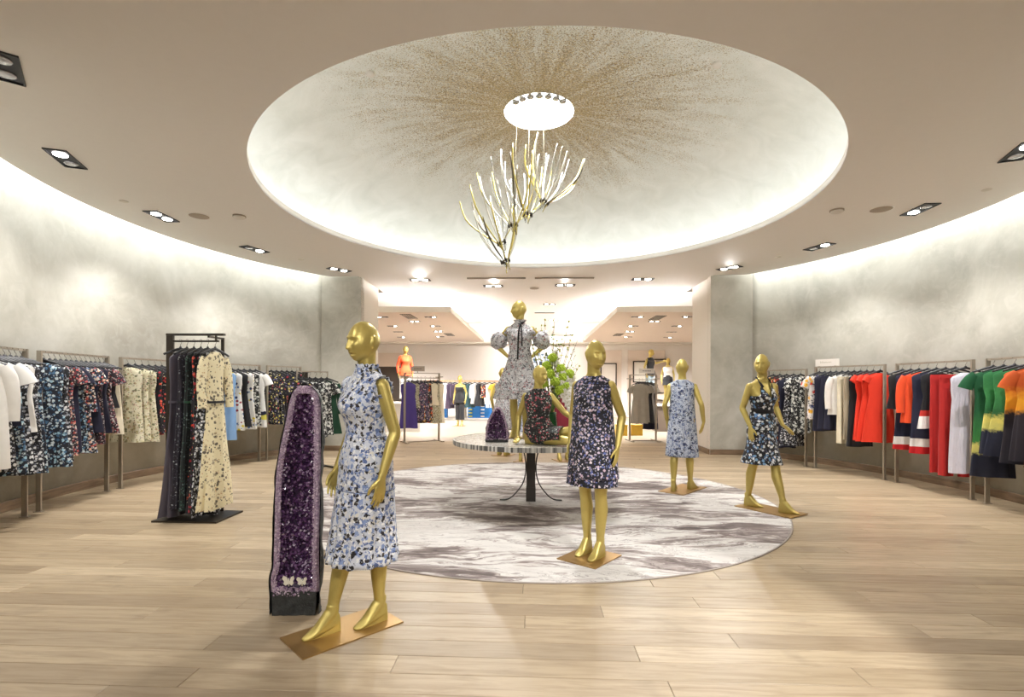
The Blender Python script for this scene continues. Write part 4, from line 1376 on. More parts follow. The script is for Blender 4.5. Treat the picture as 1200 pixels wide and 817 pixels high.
# standing on the table: ruffled white dress, hands on the hips
E_OFF = (0.0, 0.03)
PE = dict(off=E_OFF, legs=legs_std(E_OFF, (0.075, 0.04), (-0.07, 0.06), 0.1, -0.1), twist=0.0, head=(-1.15, -0.05),
          arms=[((0.152, 0.01, 1.408), (0.325, 0.09, 1.215), (0.165, 0.03, 1.06), (-0.75, -0.5, -0.45), (-0.2, -0.6, 0.8), 1),
                ((-0.152, 0.01, 1.408), (-0.325, 0.09, 1.215), (-0.165, 0.03, 1.06), (0.75, -0.5, -0.45), (0.2, -0.6, 0.8), -1)])
tE = thing('mannequin', 'gold mannequin standing on the table in the white ruffled dress with black neck ribbon', 'mannequin', (-0.17, 6.42, TZ + 0.001), -0.05, 'gold mannequins')
tE.scale = (0.965, 0.965, 0.965)
link('body', body_mesh(PE, 0.0058), tE)
base_of(tE, (0.34, 0.34))
n = 110
rws = []
for i in range(20):
    u = i / 19
    a, b = (lerp(0.195, 0.15, sstep(0, 1, u)), lerp(0.15, 0.112, sstep(0, 1, u)))
    rws.append((lerp(0.86, 1.082, u), E_OFF[0], E_OFF[1], a, b, lerp(0.02, 0.004, u), 10, 0.0))
mb = dress_mb(PE, lambda th: 1.425 + 0.088 * (1 - sstep(0.70, 0.95, abs(cos(th)))), 1.11, rws, n, 0.018, 14)
solidify(mb.build('dress_bodice', RUFFLEPRINT, tE), 0.003)
for k, (z0, z1, a0, a1) in enumerate(((0.70, 0.90, 0.275, 0.200), (0.60, 0.735, 0.312, 0.268), (0.50, 0.635, 0.335, 0.302))):
    mb = MB()
    rws = []
    for i in range(9):
        u = i / 8
        rws.append((lerp(z0, z1, u), E_OFF[0], E_OFF[1], lerp(a0, a1, u), lerp(a0, a1, u) * 0.80, lerp(0.055, 0.02, u), 12 + k, 0.9 * k))
    skirt(mb, rws, n, PE)
    solidify(mb.build('dress_tier', RUFFLEPRINT, tE), 0.003)
for s in (-1, 1):
    mb = MB()
    sh, el = Vector((s * 0.152, 0.04, 1.408)), Vector((s * 0.325, 0.12, 1.215))
    rs = []
    ax = (el - sh).normalized()
    s1 = ax.cross(Vector((0, 1, 0))).normalized(); s2 = ax.cross(s1)
    for i in range(16):
        u = i / 15
        c_ = lerp(sh, el, 0.30 + 0.86 * u)
        r = 0.048 + 0.062 * sin(pi * min(1, u * 1.05)) ** 0.7
        rs.append([c_ + (s1 * cos(t_) + s2 * sin(t_)) * r * (1 + 0.08 * sin(7 * t_ + 3 * u)) for t_ in [2 * pi * j / 40 for j in range(40)]])
    mb.rings(rs, False, False)
    solidify(mb.build('puff_sleeve', RUFFLEPRINT, tE), 0.003)
mb = MB()
rs = []
for i in range(57):
    a = 2 * pi * i / 56
    w = 0.010 * sin(i * 1.9)
    cxx, cyy = E_OFF
    rs.append([Vector((cxx + 0.064 * cos(a), cyy + 0.008 + 0.060 * sin(a), 1.505)), Vector((cxx + (0.080 + w) * cos(a), cyy + 0.006 + (0.076 + w) * sin(a), 1.53 + 0.4 * w))])
mb.rings(rs, False, False, closed=False)
rs = []
for i in range(81):
    a = 2 * pi * i / 80
    w = 0.012 * sin(i * 1.7)
    z = 1.405 - 0.02 * max(0, -sin(a))
    cy, ta, tb = torso_at(z)
    rs.append([Vector((cxx + (ta + 0.016) * cos(a), cyy + cy + (tb + 0.022) * sin(a), z + 0.02)), Vector((cxx + (ta + 0.042 + w) * cos(a), cyy + cy + (tb + 0.045 + w) * sin(a), z - 0.055 + w))])
mb.rings(rs, False, False, closed=False)
solidify(mb.build('ruffle', RUFFLEPRINT, tE), 0.003)
mb = MB()
yy = E_OFF[1]
mb.tube(spline([(0.035, yy - 0.055, 1.50), (0.012, yy - 0.124, 1.455), (-0.004, yy - 0.158, 1.36), (-0.008, yy - 0.168, 1.26), (-0.012, yy - 0.154, 1.12), (-0.014, yy - 0.158, 1.01)], 4), 0.010, 0.003, side=(1, 0, 0), n=8)
mb.tube(spline([(0.012, yy - 0.098, 1.462), (0.035, yy - 0.148, 1.38), (0.040, yy - 0.168, 1.28), (0.038, yy - 0.154, 1.18)], 4), 0.008, 0.003, side=(1, 0, 0), n=8)
mb.tube(spline([(0.012, yy - 0.1, 1.46), (0.05, yy - 0.07, 1.488), (0.068, yy - 0.02, 1.52)], 4), 0.009, 0.003, side=(0, 0, 1), n=8)
mb.build('neck_ribbon', M['ribbon'], tE)

# sitting on the table: legs swept to its left, right arm propped straight
SEAT = 0.84
def seated_body(voxel):
    mb = MB()
    tw = 0.12
    rs = []
    for z in [0.84, 0.88, 0.92, 0.96, 1.0, 1.04, 1.08, 1.12, 1.16, 1.2, 1.24, 1.28, 1.31, 1.34, 1.37, 1.40, 1.43, 1.45, 1.465, 1.48, 1.495, 1.51, 1.53, 1.56]:
        cy, a, b = torso_at(z)
        rs.append([twisted((x, y, z), tw) - Vector((0, 0, SEAT)) for x, y in sell(0, cy, a, b, 30)])
    mb.rings(rs)
    for s in (-1, 1):
        mb.ball(twisted((s * 0.062, -0.070, 1.295), tw) - Vector((0, 0, SEAT)), 0.052, 14, 10, (1, .85, 1))
    T = lambda x, y, z: Vector((x, y, z))
    for hip, knee, ank, toe in ((T(0.07, -0.03, 0.085), T(0.42, -0.14, 0.175), T(0.70, 0.02, 0.06), T(0.86, 0.06, 0.022)),
                                (T(0.03, -0.075, 0.078), T(0.34, -0.27, 0.062), T(0.66, -0.17, 0.040), T(0.82, -0.12, 0.020))):
        pts = [hip, lerp(hip, knee, 0.35), lerp(hip, knee, 0.72), knee, lerp(knee, ank, 0.2), lerp(knee, ank, 0.38), lerp(knee, ank, 0.68), ank]
        mb.tube(spline(pts, 3), _ramp([0.078, 0.074, 0.060, 0.050, 0.048, 0.050, 0.040, 0.031], 3), n=16)
        d = (toe - ank)
        mb.tube(spline([lerp(knee, ank, 0.96), ank, ank + d * 0.45, ank + d * 0.8, toe], 3), _ramp([0.031, 0.034, 0.036, 0.032, 0.010], 3), _ramp([0.031, 0.034, 0.026, 0.018, 0.008], 3), n=12, side=d.cross(Vector((0, 0, 1))))
    for sh, el, wr, hd, ps, th in ((T(-0.150, 0.01, 0.568), T(-0.235, 0.05, 0.325), T(-0.245, -0.02, 0.085), T(-0.1, -0.75, -0.40), T(0.9, -0.3, 0), 1),
                                   (T(0.150, 0.01, 0.568), T(0.315, -0.02, 0.375), T(0.50, -0.13, 0.255), T(0.75, -0.3, -0.30), T(0.2, -0.9, 0.1), 1)):
        arm_mb(mb, sh, el, wr)
        hand_mb(mb, wr, hd, ps, 0.2, th)
    nk = Vector((0, 0.008, 1.52 - SEAT))
    M4 = Matrix.Translation(nk) @ Matrix.Rotation(tw + 0.62, 4, 'Z') @ Matrix.Rotation(0.05, 4, 'X') @ Matrix.Translation((0, -0.018, 0.144))
    head_mb(mb, M4)
    mb.tube([nk + Vector((0, 0, -0.02)), nk + Vector((0, 0, 0.03)), M4 @ Vector((0, 0.022, -0.05))], [0.053, 0.05, 0.05], n=20)
    return remeshed(mb, 'body', M['gold'], voxel, 1)

tS = thing('mannequin', 'gold mannequin sitting on the table edge in the black dress with pink sprigs', 'mannequin', (0.06, 5.74, TZ + 0.004), 0.0, 'gold mannequins')
tS.scale = (0.93, 0.93, 0.93)
link('body', seated_body(0.0050), tS)
n = 96
mb = MB()
PS = dict(off=(0, 0), twist=0.12)
m2 = MB()
shell(m2, PS, lambda th: 1.425 + 0.075 * (1 - sstep(0.84, 0.985, abs(cos(th)))), 1.11, n, 0.014, 12, lambda z, th: 0.003 * sin(9 * th))
shoulder_caps(m2, PS, 0.150)
mb.add([(p[0], p[1], p[2] - SEAT) for p in m2.v], m2.f)
solidify(mb.build('dress_bodice', SEATPRINT, tS), 0.003)
mb = MB()
pts = spline([(0.0, 0.0, 0.30), (0.005, -0.01, 0.20), (0.03, -0.03, 0.125), (0.11, -0.075, 0.115), (0.20, -0.115, 0.118), (0.285, -0.145, 0.120)], 5)
k = len(pts)
rs = []
for i, p in enumerate(pts):
    u = i / (k - 1)
    tdir = (pts[min(i + 1, k - 1)] - pts[max(i - 1, 0)]).normalized()
    s1 = Vector((0.35, 1, 0)); s1 = (s1 - tdir * s1.dot(tdir)).normalized()
    s2 = tdir.cross(s1)
    a = lerp(0.105, 0.150, sstep(0, 0.3, u)) + 0.012 * sstep(0.6, 1, u)
    b = lerp(0.138, 0.185, sstep(0, 0.22, u)) if u < 0.3 else lerp(0.185, 0.098, sstep(0.3, 0.75, u))
    ring = []
    for j in range(n):
        th = 2 * pi * j / n
        w = 1 + lerp(0.008, 0.05, u) * sin(9 * th + 2 * u)
        q = p + s1 * (a * cos(th) * w) + s2 * (b * sin(th) * w)
        q.z = max(q.z, 0.006 + 0.004 * sin(5 * th))
        ring.append(q)
    rs.append(ring)
mb.rings(rs, False, False)
solidify(mb.build('dress_skirt', SEATPRINT, tS), 0.003)

# ================================================================== RACKS, HANGERS AND GARMENTS
def rack_frame(name_label, p0, p1, h, two_sided=True, flat=0.05, base=False):
    """floor-standing frame between two floor points"""
    p0, p1 = Vector((*p0, 0)), Vector((*p1, 0))
    mid = (p0 + p1) / 2
    d = p1 - p0
    a = atan2(d.y, d.x)
    L = d.length
    t = thing('clothes_rack', name_label, 'clothes rack', mid, a)
    for s in (-1, 1):
        mb = MB(); mb.box((s * (L / 2 - 0.011), 0, h / 2), (0.022, flat, h)); mb.build('post', M['pewter'], t, False)
        mb = MB(); mb.box((s * (L / 2 - 0.011), 0, 0.004), (0.05, flat + 0.03, 0.008)); mb.build('floor_plate', M['pewter'], t, False)
    mb = MB(); mb.box((0, 0, h - 0.013), (L - 0.044, 0.026, 0.026)); mb.build('rail', M['pewter'], t, False)
    return t, mid, a, L

# hanger: black shaped arms and a metal hook; origin where the hook sits on the rail
mb = MB()
pts = spline([(-0.19, 0, -0.150), (-0.12, 0, -0.122), (-0.05, 0, -0.098), (0, 0, -0.085), (0.05, 0, -0.098), (0.12, 0, -0.122), (0.19, 0, -0.150)], 3)
mb.tube(pts, 0.010, [0.016 if 3 < i < len(pts) - 4 else 0.012 for i in range(len(pts))], n=6, side=(0, 1, 0))
mb.tube([(0, 0, -0.06), (0, 0, -0.078), (0, 0, -0.10)], [0.010, 0.020, 0.024], [0.008, 0.010, 0.010], n=8, side=(1, 0, 0))
HANGER_ME = mb.mesh('hanger_arms', M['hanger'])
mb = MB()
pts = [(0, 0, -0.065), (0, 0, -0.04), (0.012, 0, -0.024)]
for i in range(9):
    a = -0.6 + pi * 1.15 * i / 8
    pts.append((0.0175 * cos(a), 0, 0.0 + 0.0175 * sin(a)))
mb.tube(pts, 0.0028, n=6)
HOOK_ME = mb.mesh('hook', M['hook'])

GARMENT_CACHE = {}

def cloth_rings(mb, rows, n=30, ph=0.0):
    rs = []
    for z, a, b, amp, kk in rows:
        ring = []
        for j in range(n):
            th = 2 * pi * j / n
            w = 1 + amp * (sin(kk * th + ph) + 0.5 * sin((kk + 2) * th + 2.1 * ph + z * 3))
            x, y = sell(0, 0, a, b, n, 2.0)[j]
            fold = sstep(-0.2, -0.9, z) * min(0.026, b * 0.5) * (sin(4.2 * x / a + ph * 2 + 1.5 * z) + 0.5 * sin(8.1 * x / a - ph))
            ring.append((x * (0.3 + 0.7 * w), y * w + 0.004 * sin(z * 9 + ph) + fold, z + 0.006 * amp * 8 * sin(3 * x / a + ph)))
        rs.append(ring)
    mb.rings(rs, False, False)


def sleeve(mb, s, kind, n=14):
    if kind == 'short':
        pts = [(s * 0.150, 0, -0.165), (s * 0.195, 0, -0.21), (s * 0.235, 0, -0.275), (s * 0.255, 0, -0.33)]
        ra, rb = [0.060, 0.068, 0.072, 0.076], [0.024, 0.026, 0.028, 0.030]
    elif kind == 'cap':
        pts = [(s * 0.150, 0, -0.160), (s * 0.185, 0, -0.19), (s * 0.215, 0, -0.235)]
        ra, rb = [0.055, 0.06, 0.06], [0.022, 0.024, 0.026]
    else:
        pts = [(s * 0.150, 0, -0.170), (s * 0.200, 0, -0.27), (s * 0.222, -0.005, -0.42), (s * 0.226, -0.012, -0.55), (s * 0.222, -0.02, -0.68)]
        ra, rb = [0.062, 0.062, 0.056, 0.052, 0.05], [0.024, 0.028, 0.03, 0.03, 0.03]
    q = spline(pts, 3)
    mb.tube(q, _ramp(ra, 3), _ramp(rb, 3), side=(1, 0, 0.5), n=n, cap=False)


def garment_parts(kind, length, var, mat_hint=''):
    """list of (part name, mesh builder) for one garment hanging from z = 0"""
    ph = var * 1.7
    parts = []
    hem = -0.12 - length
    if kind in ('dress', 'tee_dress', 'cap_dress', 'long_dress', 'gown', 'slip', 'top', 'tee', 'jacket', 'coat'):
        flare = {'gown': 0.185, 'coat': 0.215, 'jacket': 0.205, 'top': 0.200, 'tee': 0.20, 'slip': 0.17}.get(kind, 0.205 + 0.02 * (var % 3))
        if kind == 'gown': flare += 0.02 * (var % 2)
        dp = {'gown': 0.028, 'jacket': 0.032, 'coat': 0.034}.get(kind, 0.025)
        strap = kind == 'slip'
        rows = [(-0.098, 0.062, 0.020, 0, 3), (-0.112, 0.082, 0.026, 0, 3), (-0.132, 0.128, 0.030, 0, 3), (-0.150, 0.165, 0.030, 0, 3),
                (-0.175, 0.182, 0.032, 0.0, 3), (-0.24, 0.178, 0.034, 0.01, 4), (-0.32, 0.176, dp, 0.03, 4), (-0.44, 0.160 if kind not in ('jacket', 'coat', 'tee') else 0.182, dp * 0.9, 0.05, 5)]
        if strap:
            rows = [(r[0] - 0.03, r[1] * 0.86, r[2], r[3], r[4]) for r in rows]
        if kind == 'gown':
            rows = [(r[0], r[1] * (0.72 if r[1] > 0.1 else 0.9), r[2], r[3], r[4]) for r in rows]
        z = -0.44
        k = max(2, int((length - 0.32) / 0.14))
        for i in range(1, k + 1):
            u = i / k
            rows.append((lerp(-0.44, hem, u), lerp(rows[7][1], flare, u), lerp(dp * 0.9, dp * (1.35 if kind != 'gown' else 1.6), u), lerp(0.05, 0.12 if kind != 'gown' else 0.30, u), 5 if kind != 'gown' else 7))
        mb = MB(); cloth_rings(mb, rows, 34, ph)
        parts.append(('bodice_and_skirt' if 'dress' in kind or kind in ('gown', 'slip') else 'body', mb))
        sl = {'tee_dress': 'short', 'tee': 'short', 'cap_dress': 'cap', 'jacket': 'long', 'coat': 'long', 'long_dress': 'long'}.get(kind)
        if sl:
            for s in (-1, 1):
                m2 = MB(); sleeve(m2, s, sl)
                parts.append(('sleeve', m2))
        if kind == 'gown' and mat_hint == 'creamgown':
            for s in (-1, 1):
                m3 = MB(); sleeve(m3, s * 0.82, 'long')
                parts.append(('sleeve', m3))
        if kind == 'gown':
            m2 = MB()
            for j in range(1):
                rs = []
                zc = -0.62
                for i in range(35):
                    a = 2 * pi * i / 34
                    rs.append([(0.128 * cos(a), 0.060 * sin(a), zc - 0.012), (0.128 * cos(a), 0.060 * sin(a), zc + 0.012)])
                m2.rings(rs, False, False, closed=False)
            parts.append(('waist_seam', m2))
        if kind in ('jacket', 'coat'):
            m2 = MB()
            m2.tube([(0.055, -0.035, -0.115), (0.03, -0.048, -0.2), (0.006, -0.052, -0.34), (0.004, -0.054, hem + 0.02)], 0.012, 0.005, side=(1, 0, 0), n=6)
            parts.append(('placket', m2))
    elif kind == 'trousers':
        for s in (-1, 1):
            mb = MB()
            rows = []
            for i in range(9):
                u = i / 8
                rows.append((lerp(-0.16, hem, u), lerp(0.088, 0.078, u), lerp(0.024, 0.03, u), 0.02 + 0.03 * u, 4))
            cloth_rings(mb, rows, 22, ph + s)
            mb.v = [(p[0] + s * (0.084 + 0.012 * (-p[2] - 0.16)), p[1], p[2]) for p in mb.v]
            parts.append(('trouser_leg', mb))
        mb = MB(); cloth_rings(mb, [(-0.145, 0.166, 0.027, 0, 3), (-0.165, 0.170, 0.029, 0, 3), (-0.19, 0.173, 0.030, 0, 3)], 34, ph)
        parts.append(('waistband', mb))
    elif kind == 'skirt':
        mb = MB()
        rows = []
        for i in range(8):
            u = i / 7
            rows.append((lerp(-0.165, hem, u), lerp(0.15, 0.205, u), lerp(0.028, 0.046, u), 0.02 + 0.08 * u, 6))
        cloth_rings(mb, rows, 34, ph)
        parts.append(('skirt_panel', mb))
        mb = MB(); cloth_rings(mb, [(-0.140, 0.150, 0.027, 0, 3), (-0.168, 0.152, 0.030, 0, 3)], 34, ph)
        parts.append(('waistband', mb))
    return parts


NAME_OF = {'dress': 'sleeveless_dress', 'tee_dress': 'short_sleeved_dress', 'cap_dress': 'cap_sleeved_dress', 'long_dress': 'long_sleeved_dress', 'gown': 'long_gown', 'slip': 'slip_dress',
           'top': 'sleeveless_blouse', 'tee': 'tee_shirt', 'jacket': 'jacket', 'coat': 'long_coat', 'trousers': 'trousers', 'skirt': 'skirt'}
CAT_OF = {'top': 'top', 'tee': 'top', 'jacket': 'jacket', 'coat': 'coat', 'trousers': 'trousers', 'skirt': 'skirt'}
ORD = ['first', 'second', 'third', 'fourth', 'fifth', 'sixth', 'seventh', 'eighth', 'ninth', 'tenth', 'eleventh', 'twelfth', 'thirteenth', 'fourteenth', 'fifteenth', 'sixteenth']


def hang(p, ang, kind, length, mat, label, hlabel, group, hgroup, accent=None, scale=1.0, sleeve_mat=None):
    key = (kind, round(length, 2), len(GARMENT_CACHE) % 3)
    var = key[2]
    key = (kind, round(length, 2), mat)
    if key not in GARMENT_CACHE:
        var = len(GARMENT_CACHE) % 5
        GARMENT_CACHE[key] = [(nm, m_.mesh(nm, G[accent] if accent and nm in ('waist_seam', 'placket', 'waistband') else G[mat])) for nm, m_ in garment_parts(kind, length, var, mat)]
    t = thing(NAME_OF[kind], label, CAT_OF.get(kind, 'dress'), p, ang, group)
    t.scale = (scale, scale, scale)
    for nm, me in GARMENT_CACHE[key]:
        link(nm, me, t, (0, 0, -0.022))
    h = link('hanger', HANGER_ME, None, p, ang)
    h.scale = (scale, scale, scale)
    tag(h, hlabel, 'hanger', hgroup)
    link('hook', HOOK_ME, h)
    return t


def fill(frame, items, rack_name, end_name, h, start=0.10, gap=None, turn=0.0, flip=False, jit=0.05, seed=1, dz=0.0, acc=None):
    """hang items along the frame's rail, from its first end (or its last when flip)"""
    t, mid, a, L = frame
    r = random.Random(seed)
    n = len(items)
    gap = gap or (L - 2 * start) / max(1, n - 1)
    d = Vector((cos(a), sin(a), 0))
    for i, it in enumerate(items):
        kind, length, mat, desc = it[:4]
        u = -L / 2 + start + gap * i
        if flip: u = -u
        p = mid + d * u + Vector((0, 0, h - 0.0175 + dz))
        hang(p, a + pi / 2 + turn + r.uniform(-jit, jit), kind, length, mat, '%s, %s from %s of %s' % (desc, ORD[i], end_name, rack_name),
             'black hanger carrying the %s garment from %s of %s' % (ORD[i], end_name, rack_name),
             'clothes on the ' + rack_name, 'hangers on the ' + rack_name, it[4] if len(it) > 4 else None)

H1 = 1.775
# ---- left wall, front to back
f1 = rack_frame('champagne metal rack cropped by the photo edge, with the striped and white tops', (-5.05, 4.42), (-5.36, 5.2), H1)
fill(f1, [('coat', 1.0, 'white', 'white long coat'), ('dress', 1.05, 'bwfl', 'black and white floral dress'), ('tee', 0.62, 'stripe', 'white top with navy striped hem'), ('dress', 1.1, 'bluefl', 'blue and black floral dress'),
          ('dress', 1.12, 'bwfl', 'longer black and white floral dress'), ('top', 0.70, 'white', 'white sleeveless top'), ('dress', 1.12, 'bwfl', 'black and white floral dress'), ('dress', 1.15, 'bluefl', 'long blue floral dress')],
     'cropped rack', 'entrance end', H1, 0.08, turn=0.25, seed=2)
f2 = rack_frame('champagne metal rack crowded with dark floral dresses by the curved wall', (-5.42, 5.40), (-5.58, 6.50), H1)
fill(f2, [('dress', 1.14, 'bluefl', 'blue floral dress'), ('dress', 1.10, 'bwfl', 'black and white floral dress'), ('tee_dress', 1.03, 'redfl', 'coral blossom short-sleeved dress'), ('tee_dress', 1.0, 'navy', 'plain navy short-sleeved dress'),
          ('dress', 1.02, 'bluefl', 'blue floral dress'), ('dress', 1.04, 'multifl', 'mixed garden floral dress'), ('tee', 0.55, 'multifl', 'mixed floral short-sleeved top'), ('dress', 0.80, 'navy', 'plain navy dress'),
          ('dress', 0.95, 'burgfl', 'burgundy floral dress'), ('dress', 0.82, 'navy', 'plain navy dress'), ('tee_dress', 0.84, 'burgfl', 'burgundy floral short-sleeved dress'), ('top', 0.52, 'black', 'black sleeveless top'), ('skirt', 0.86, 'cream', 'long cream skirt')],
     'crowded floral rack', 'entrance end', H1, 0.07, turn=0.3, seed=3)
f3 = rack_frame('champagne metal rack of cream and poppy print dresses by the curved wall', (-5.56, 6.68), (-5.47, 7.72), H1)
fill(f3, [('dress', 1.0, 'botan', 'pale botanical dress'), ('dress', 1.0, 'botan', 'pale botanical dress'), ('dress', 1.02, 'botan', 'cream botanical dress'), ('dress', 0.92, 'poppy', 'black poppy print dress'),
          ('dress', 0.94, 'poppy', 'black poppy print dress'), ('dress', 0.92, 'poppy', 'black poppy print dress'), ('dress', 0.95, 'poppy', 'black poppy print dress'), ('dress', 0.92, 'poppy', 'black poppy print dress')],
     'poppy rack', 'entrance end', H1, 0.12, turn=0.35, seed=4)
f4 = rack_frame('champagne metal rack with the sky blue dress behind the long gowns', (-5.31, 8.50), (-5.05, 9.28), H1)
fill(f4, [('dress', 1.15, 'sky', 'sky blue satin dress', 'sky'), ('dress', 1.0, 'whitepr', 'white printed dress'), ('dress', 0.95, 'black', 'black dress'), ('dress', 1.0, 'whitepr', 'white printed dress'),
          ('dress', 0.95, 'bwblock', 'black and white brush print dress'), ('tee_dress', 0.98, 'yelhem', 'white dress with striped hem')],
     'sky blue dress rack', 'gown end', H1, 0.10, turn=0.3, seed=5)
f5 = rack_frame('champagne metal rack of black dresses with yellow blossoms near the pier', (-5.0, 9.42), (-4.62, 10.02), H1)
fill(f5, [('dress', 0.95, 'yelfl', 'black dress with yellow blossoms'), ('dress', 0.95, 'yelfl', 'black dress with yellow blossoms'), ('dress', 0.93, 'rosefl', 'black dress with red rose'), ('dress', 0.95, 'yelfl', 'black dress with yellow blossoms'),
          ('dress', 0.9, 'black', 'plain black dress'), ('tee_dress', 0.9, 'rosefl', 'black rose print short-sleeved dress')],
     'yellow blossom rack', 'gown end', H1, 0.09, turn=0.35, seed=6)
# free-standing T rack behind the amethyst
f6t = thing('clothes_rack', 'dark floor rack with a flat centre post behind the upright amethyst', 'clothes rack', (-3.72, 8.50, 0), 0.95)
mb = MB(); mb.box((0, 0.24, 0.82), (0.10, 0.02, 1.62)); mb.box((0, 0.12, 1.635), (0.03, 0.24, 0.02)); mb.box((0, 0.12, 0.012), (0.05, 0.26, 0.024)); mb.build('post', M['dark_metal'], f6t, False)
mb = MB(); mb.box((0, 0, 1.635), (0.58, 0.02, 0.02)); mb.build('rail', M['pewter'], f6t, False)
for s in (-1, 1):
    mb = MB(); mb.box((s * 0.28, 0, 1.51), (0.015, 0.015, 0.24)); mb.build('drop_bar', M['pewter'], f6t, False)
    mb = MB(); mb.box((s * 0.27, -0.02, 0.012), (0.05, 0.62, 0.024)); mb.build('foot', M['dark_metal'], f6t, False)
mb = MB(); mb.box((0, 0, 0.012), (0.5, 0.05, 0.024)); mb.build('foot_bar', M['dark_metal'], f6t, False)
F6 = (f6t, Vector((-3.72, 8.50, 0)), 0.95, 0.62)
fill(F6, [('tee_dress', 0.90, 'yelfl', 'black short-sleeved dress with yellow dots'), ('tee_dress', 0.92, 'bwblock', 'black and white brush print dress'), ('tee_dress', 0.95, 'bwblock', 'black and white brush print dress'),
          ('dress', 0.95, 'bwblock', 'black and white brush print dress'), ('tee_dress', 0.92, 'bwblock', 'black and white brush print dress'), ('long_dress', 0.90, 'green', 'bottle green long-sleeved dress')],
     'floor rack behind the amethyst', 'amethyst end', 1.625, 0.04, turn=0.35 - 0.95 - pi / 2, seed=7)

# ---- tall rack of gowns
tR = thing('clothes_rack', 'tall dark metal rack on a floor plate carrying the long gowns', 'clothes rack', (-3.53, 5.25, 0), 0.0)
mb = MB(); mb.box((-0.295, 0, 0.97), (0.07, 0.03, 1.93)); mb.build('post', M['dark_metal'], tR, False)
mb = MB(); mb.box((0.11, 0.26, 0.9625), (0.03, 0.02, 1.925)); mb.box((0.11, 0.13, 1.915), (0.02, 0.24, 0.02)); mb.build('rear_post', M['dark_metal'], tR, False)
mb = MB(); mb.box((-0.02, 0, 1.935), (0.62, 0.04, 0.022)); mb.build('top_bar', M['dark_metal'], tR, False)
mb = MB(); mb.box((-0.03, 0, 1.865), (0.52, 0.018, 0.018)); mb.build('rail', M['dark_metal'], tR, False)
mb = MB(); mb.box((0.20, 0, 1.90), (0.014, 0.018, 0.07)); mb.build('drop_bar', M['dark_metal'], tR, False)
mb = MB(); mb.box((-0.01, 0.05, 0.009), (0.68, 0.48, 0.018)); mb.build('base_plate', M['dark_metal'], tR, False)
RT = (tR, Vector((-3.55, 5.25, 0)), 0.0, 0.42)
for i, (x, ang_, kind, ln, mat, desc, acc, sc) in enumerate([(-0.185, 1.35, 'gown', 1.68, 'slate', 'dark slate satin gown with a spreading hem', 'slate', 1.0), (-0.115, 1.55, 'gown', 1.58, 'sequin', 'black gown flecked with silver sequins', 'black', 1.0),
        (-0.04, 1.55, 'gown', 1.60, 'greenlace', 'dark green lace gown', 'green', 1.0), (0.035, 1.55, 'gown', 1.62, 'poppy', 'black gown with red blossoms', 'black', 1.0), (0.11, 1.5, 'gown', 1.68, 'bwfl', 'black and white floral gown', 'black', 1.0), (0.19, 1.40, 'gown', 1.62, 'creamgown', 'cream gown with branch print and dark waist ribbon', 'black', 1.0)]):
    hang(Vector((-3.53 + x, 5.25, 1.865 + 0.004)), ang_ - 0.0, kind, ln, mat, desc + ', on the tall gown rack', 'black hanger carrying the %s' % desc, 'gowns on the tall rack', 'hangers on the tall gown rack', acc)

# ---- right wall, back to front
q1 = rack_frame('champagne metal rack with navy gowns behind the halter dress mannequin', (4.55, 10.12), (4.90, 9.38), H1 - 0.03)
fill(q1, [('dress', 1.0, 'abstract', 'warm abstract print dress'), ('dress', 1.2, 'abstract', 'long warm abstract print dress'), ('slip', 1.3, 'navy', 'long plain navy slip dress'), ('dress', 1.25, 'bwfl', 'long black and white patterned dress'), ('tee_dress', 1.0, 'bwblock', 'black and white brush print dress')],
     'rack behind the halter mannequin', 'pier end', H1 - 0.03, 0.12, turn=-0.35, seed=8)
q2 = rack_frame('champagne metal rack under the small white sign, with the red sheath dresses', (4.94, 9.18), (5.40, 8.08), H1)
fill(q2, [('tee', 0.75, 'patch', 'patchwork print top'), ('dress', 0.95, 'navy', 'plain navy dress'), ('skirt', 0.9, 'navy', 'navy pleated skirt'), ('skirt', 0.9, 'navy', 'navy pleated skirt'), ('jacket', 0.66, 'white', 'white long-sleeved jacket', 'white'), ('trousers', 1.12, 'cream', 'cream trousers', 'cream'),
          ('trousers', 1.05, 'beige', 'beige trousers', 'beige'), ('dress', 1.15, 'black', 'black dress'), ('cap_dress', 1.03, 'red', 'red sheath dress'), ('cap_dress', 1.05, 'red', 'red sheath dress'), ('cap_dress', 1.05, 'red', 'red sheath dress')],
     'rack under the white sign', 'pier end', H1, 0.08, turn=-0.4, seed=9)
q3 = rack_frame('champagne metal rack with the red trousers and white crinkled dress', (5.44, 7.90), (5.56, 6.70), H1)
fill(q3, [('top', 0.52, 'black', 'black sleeveless top'), ('dress', 1.1, 'hem', 'navy dress with white and red hem'), ('jacket', 0.70, 'orange', 'orange red long-sleeved jacket', 'orange'), ('dress', 1.12, 'hem', 'navy dress with white and red hem'), ('dress', 0.76, 'hemtop', 'black top with red and white hem'),
          ('trousers', 1.34, 'deepred', 'deep red trousers', 'deepred'), ('trousers', 1.36, 'deepred', 'deep red trousers', 'deepred'), ('slip', 1.30, 'crinkle', 'white crinkled sleeveless dress')],
     'red trousers rack', 'sign end', H1, 0.11, turn=-0.4, seed=10)
q4 = rack_frame('champagne metal rack of tie-dyed dresses cropped by the photo edge', (5.57, 6.52), (5.42, 5.50), H1)
fill(q4, [('tee_dress', 1.28, 'tiegreen2', 'green tie-dyed short-sleeved dress'), ('dress', 0.98, 'tiegreen', 'green and yellow tie-dyed dress'), ('dress', 1.0, 'tiegreen', 'green and yellow tie-dyed dress'), ('dress', 1.05, 'tieorange', 'orange and black tie-dyed dress'), ('tee_dress', 1.0, 'tieorange', 'orange tie-dyed short-sleeved dress'), ('dress', 1.05, 'rust', 'rust tie-dyed dress')],
     'tie-dye rack', 'red trousers end', H1, 0.10, turn=-0.4, seed=12)
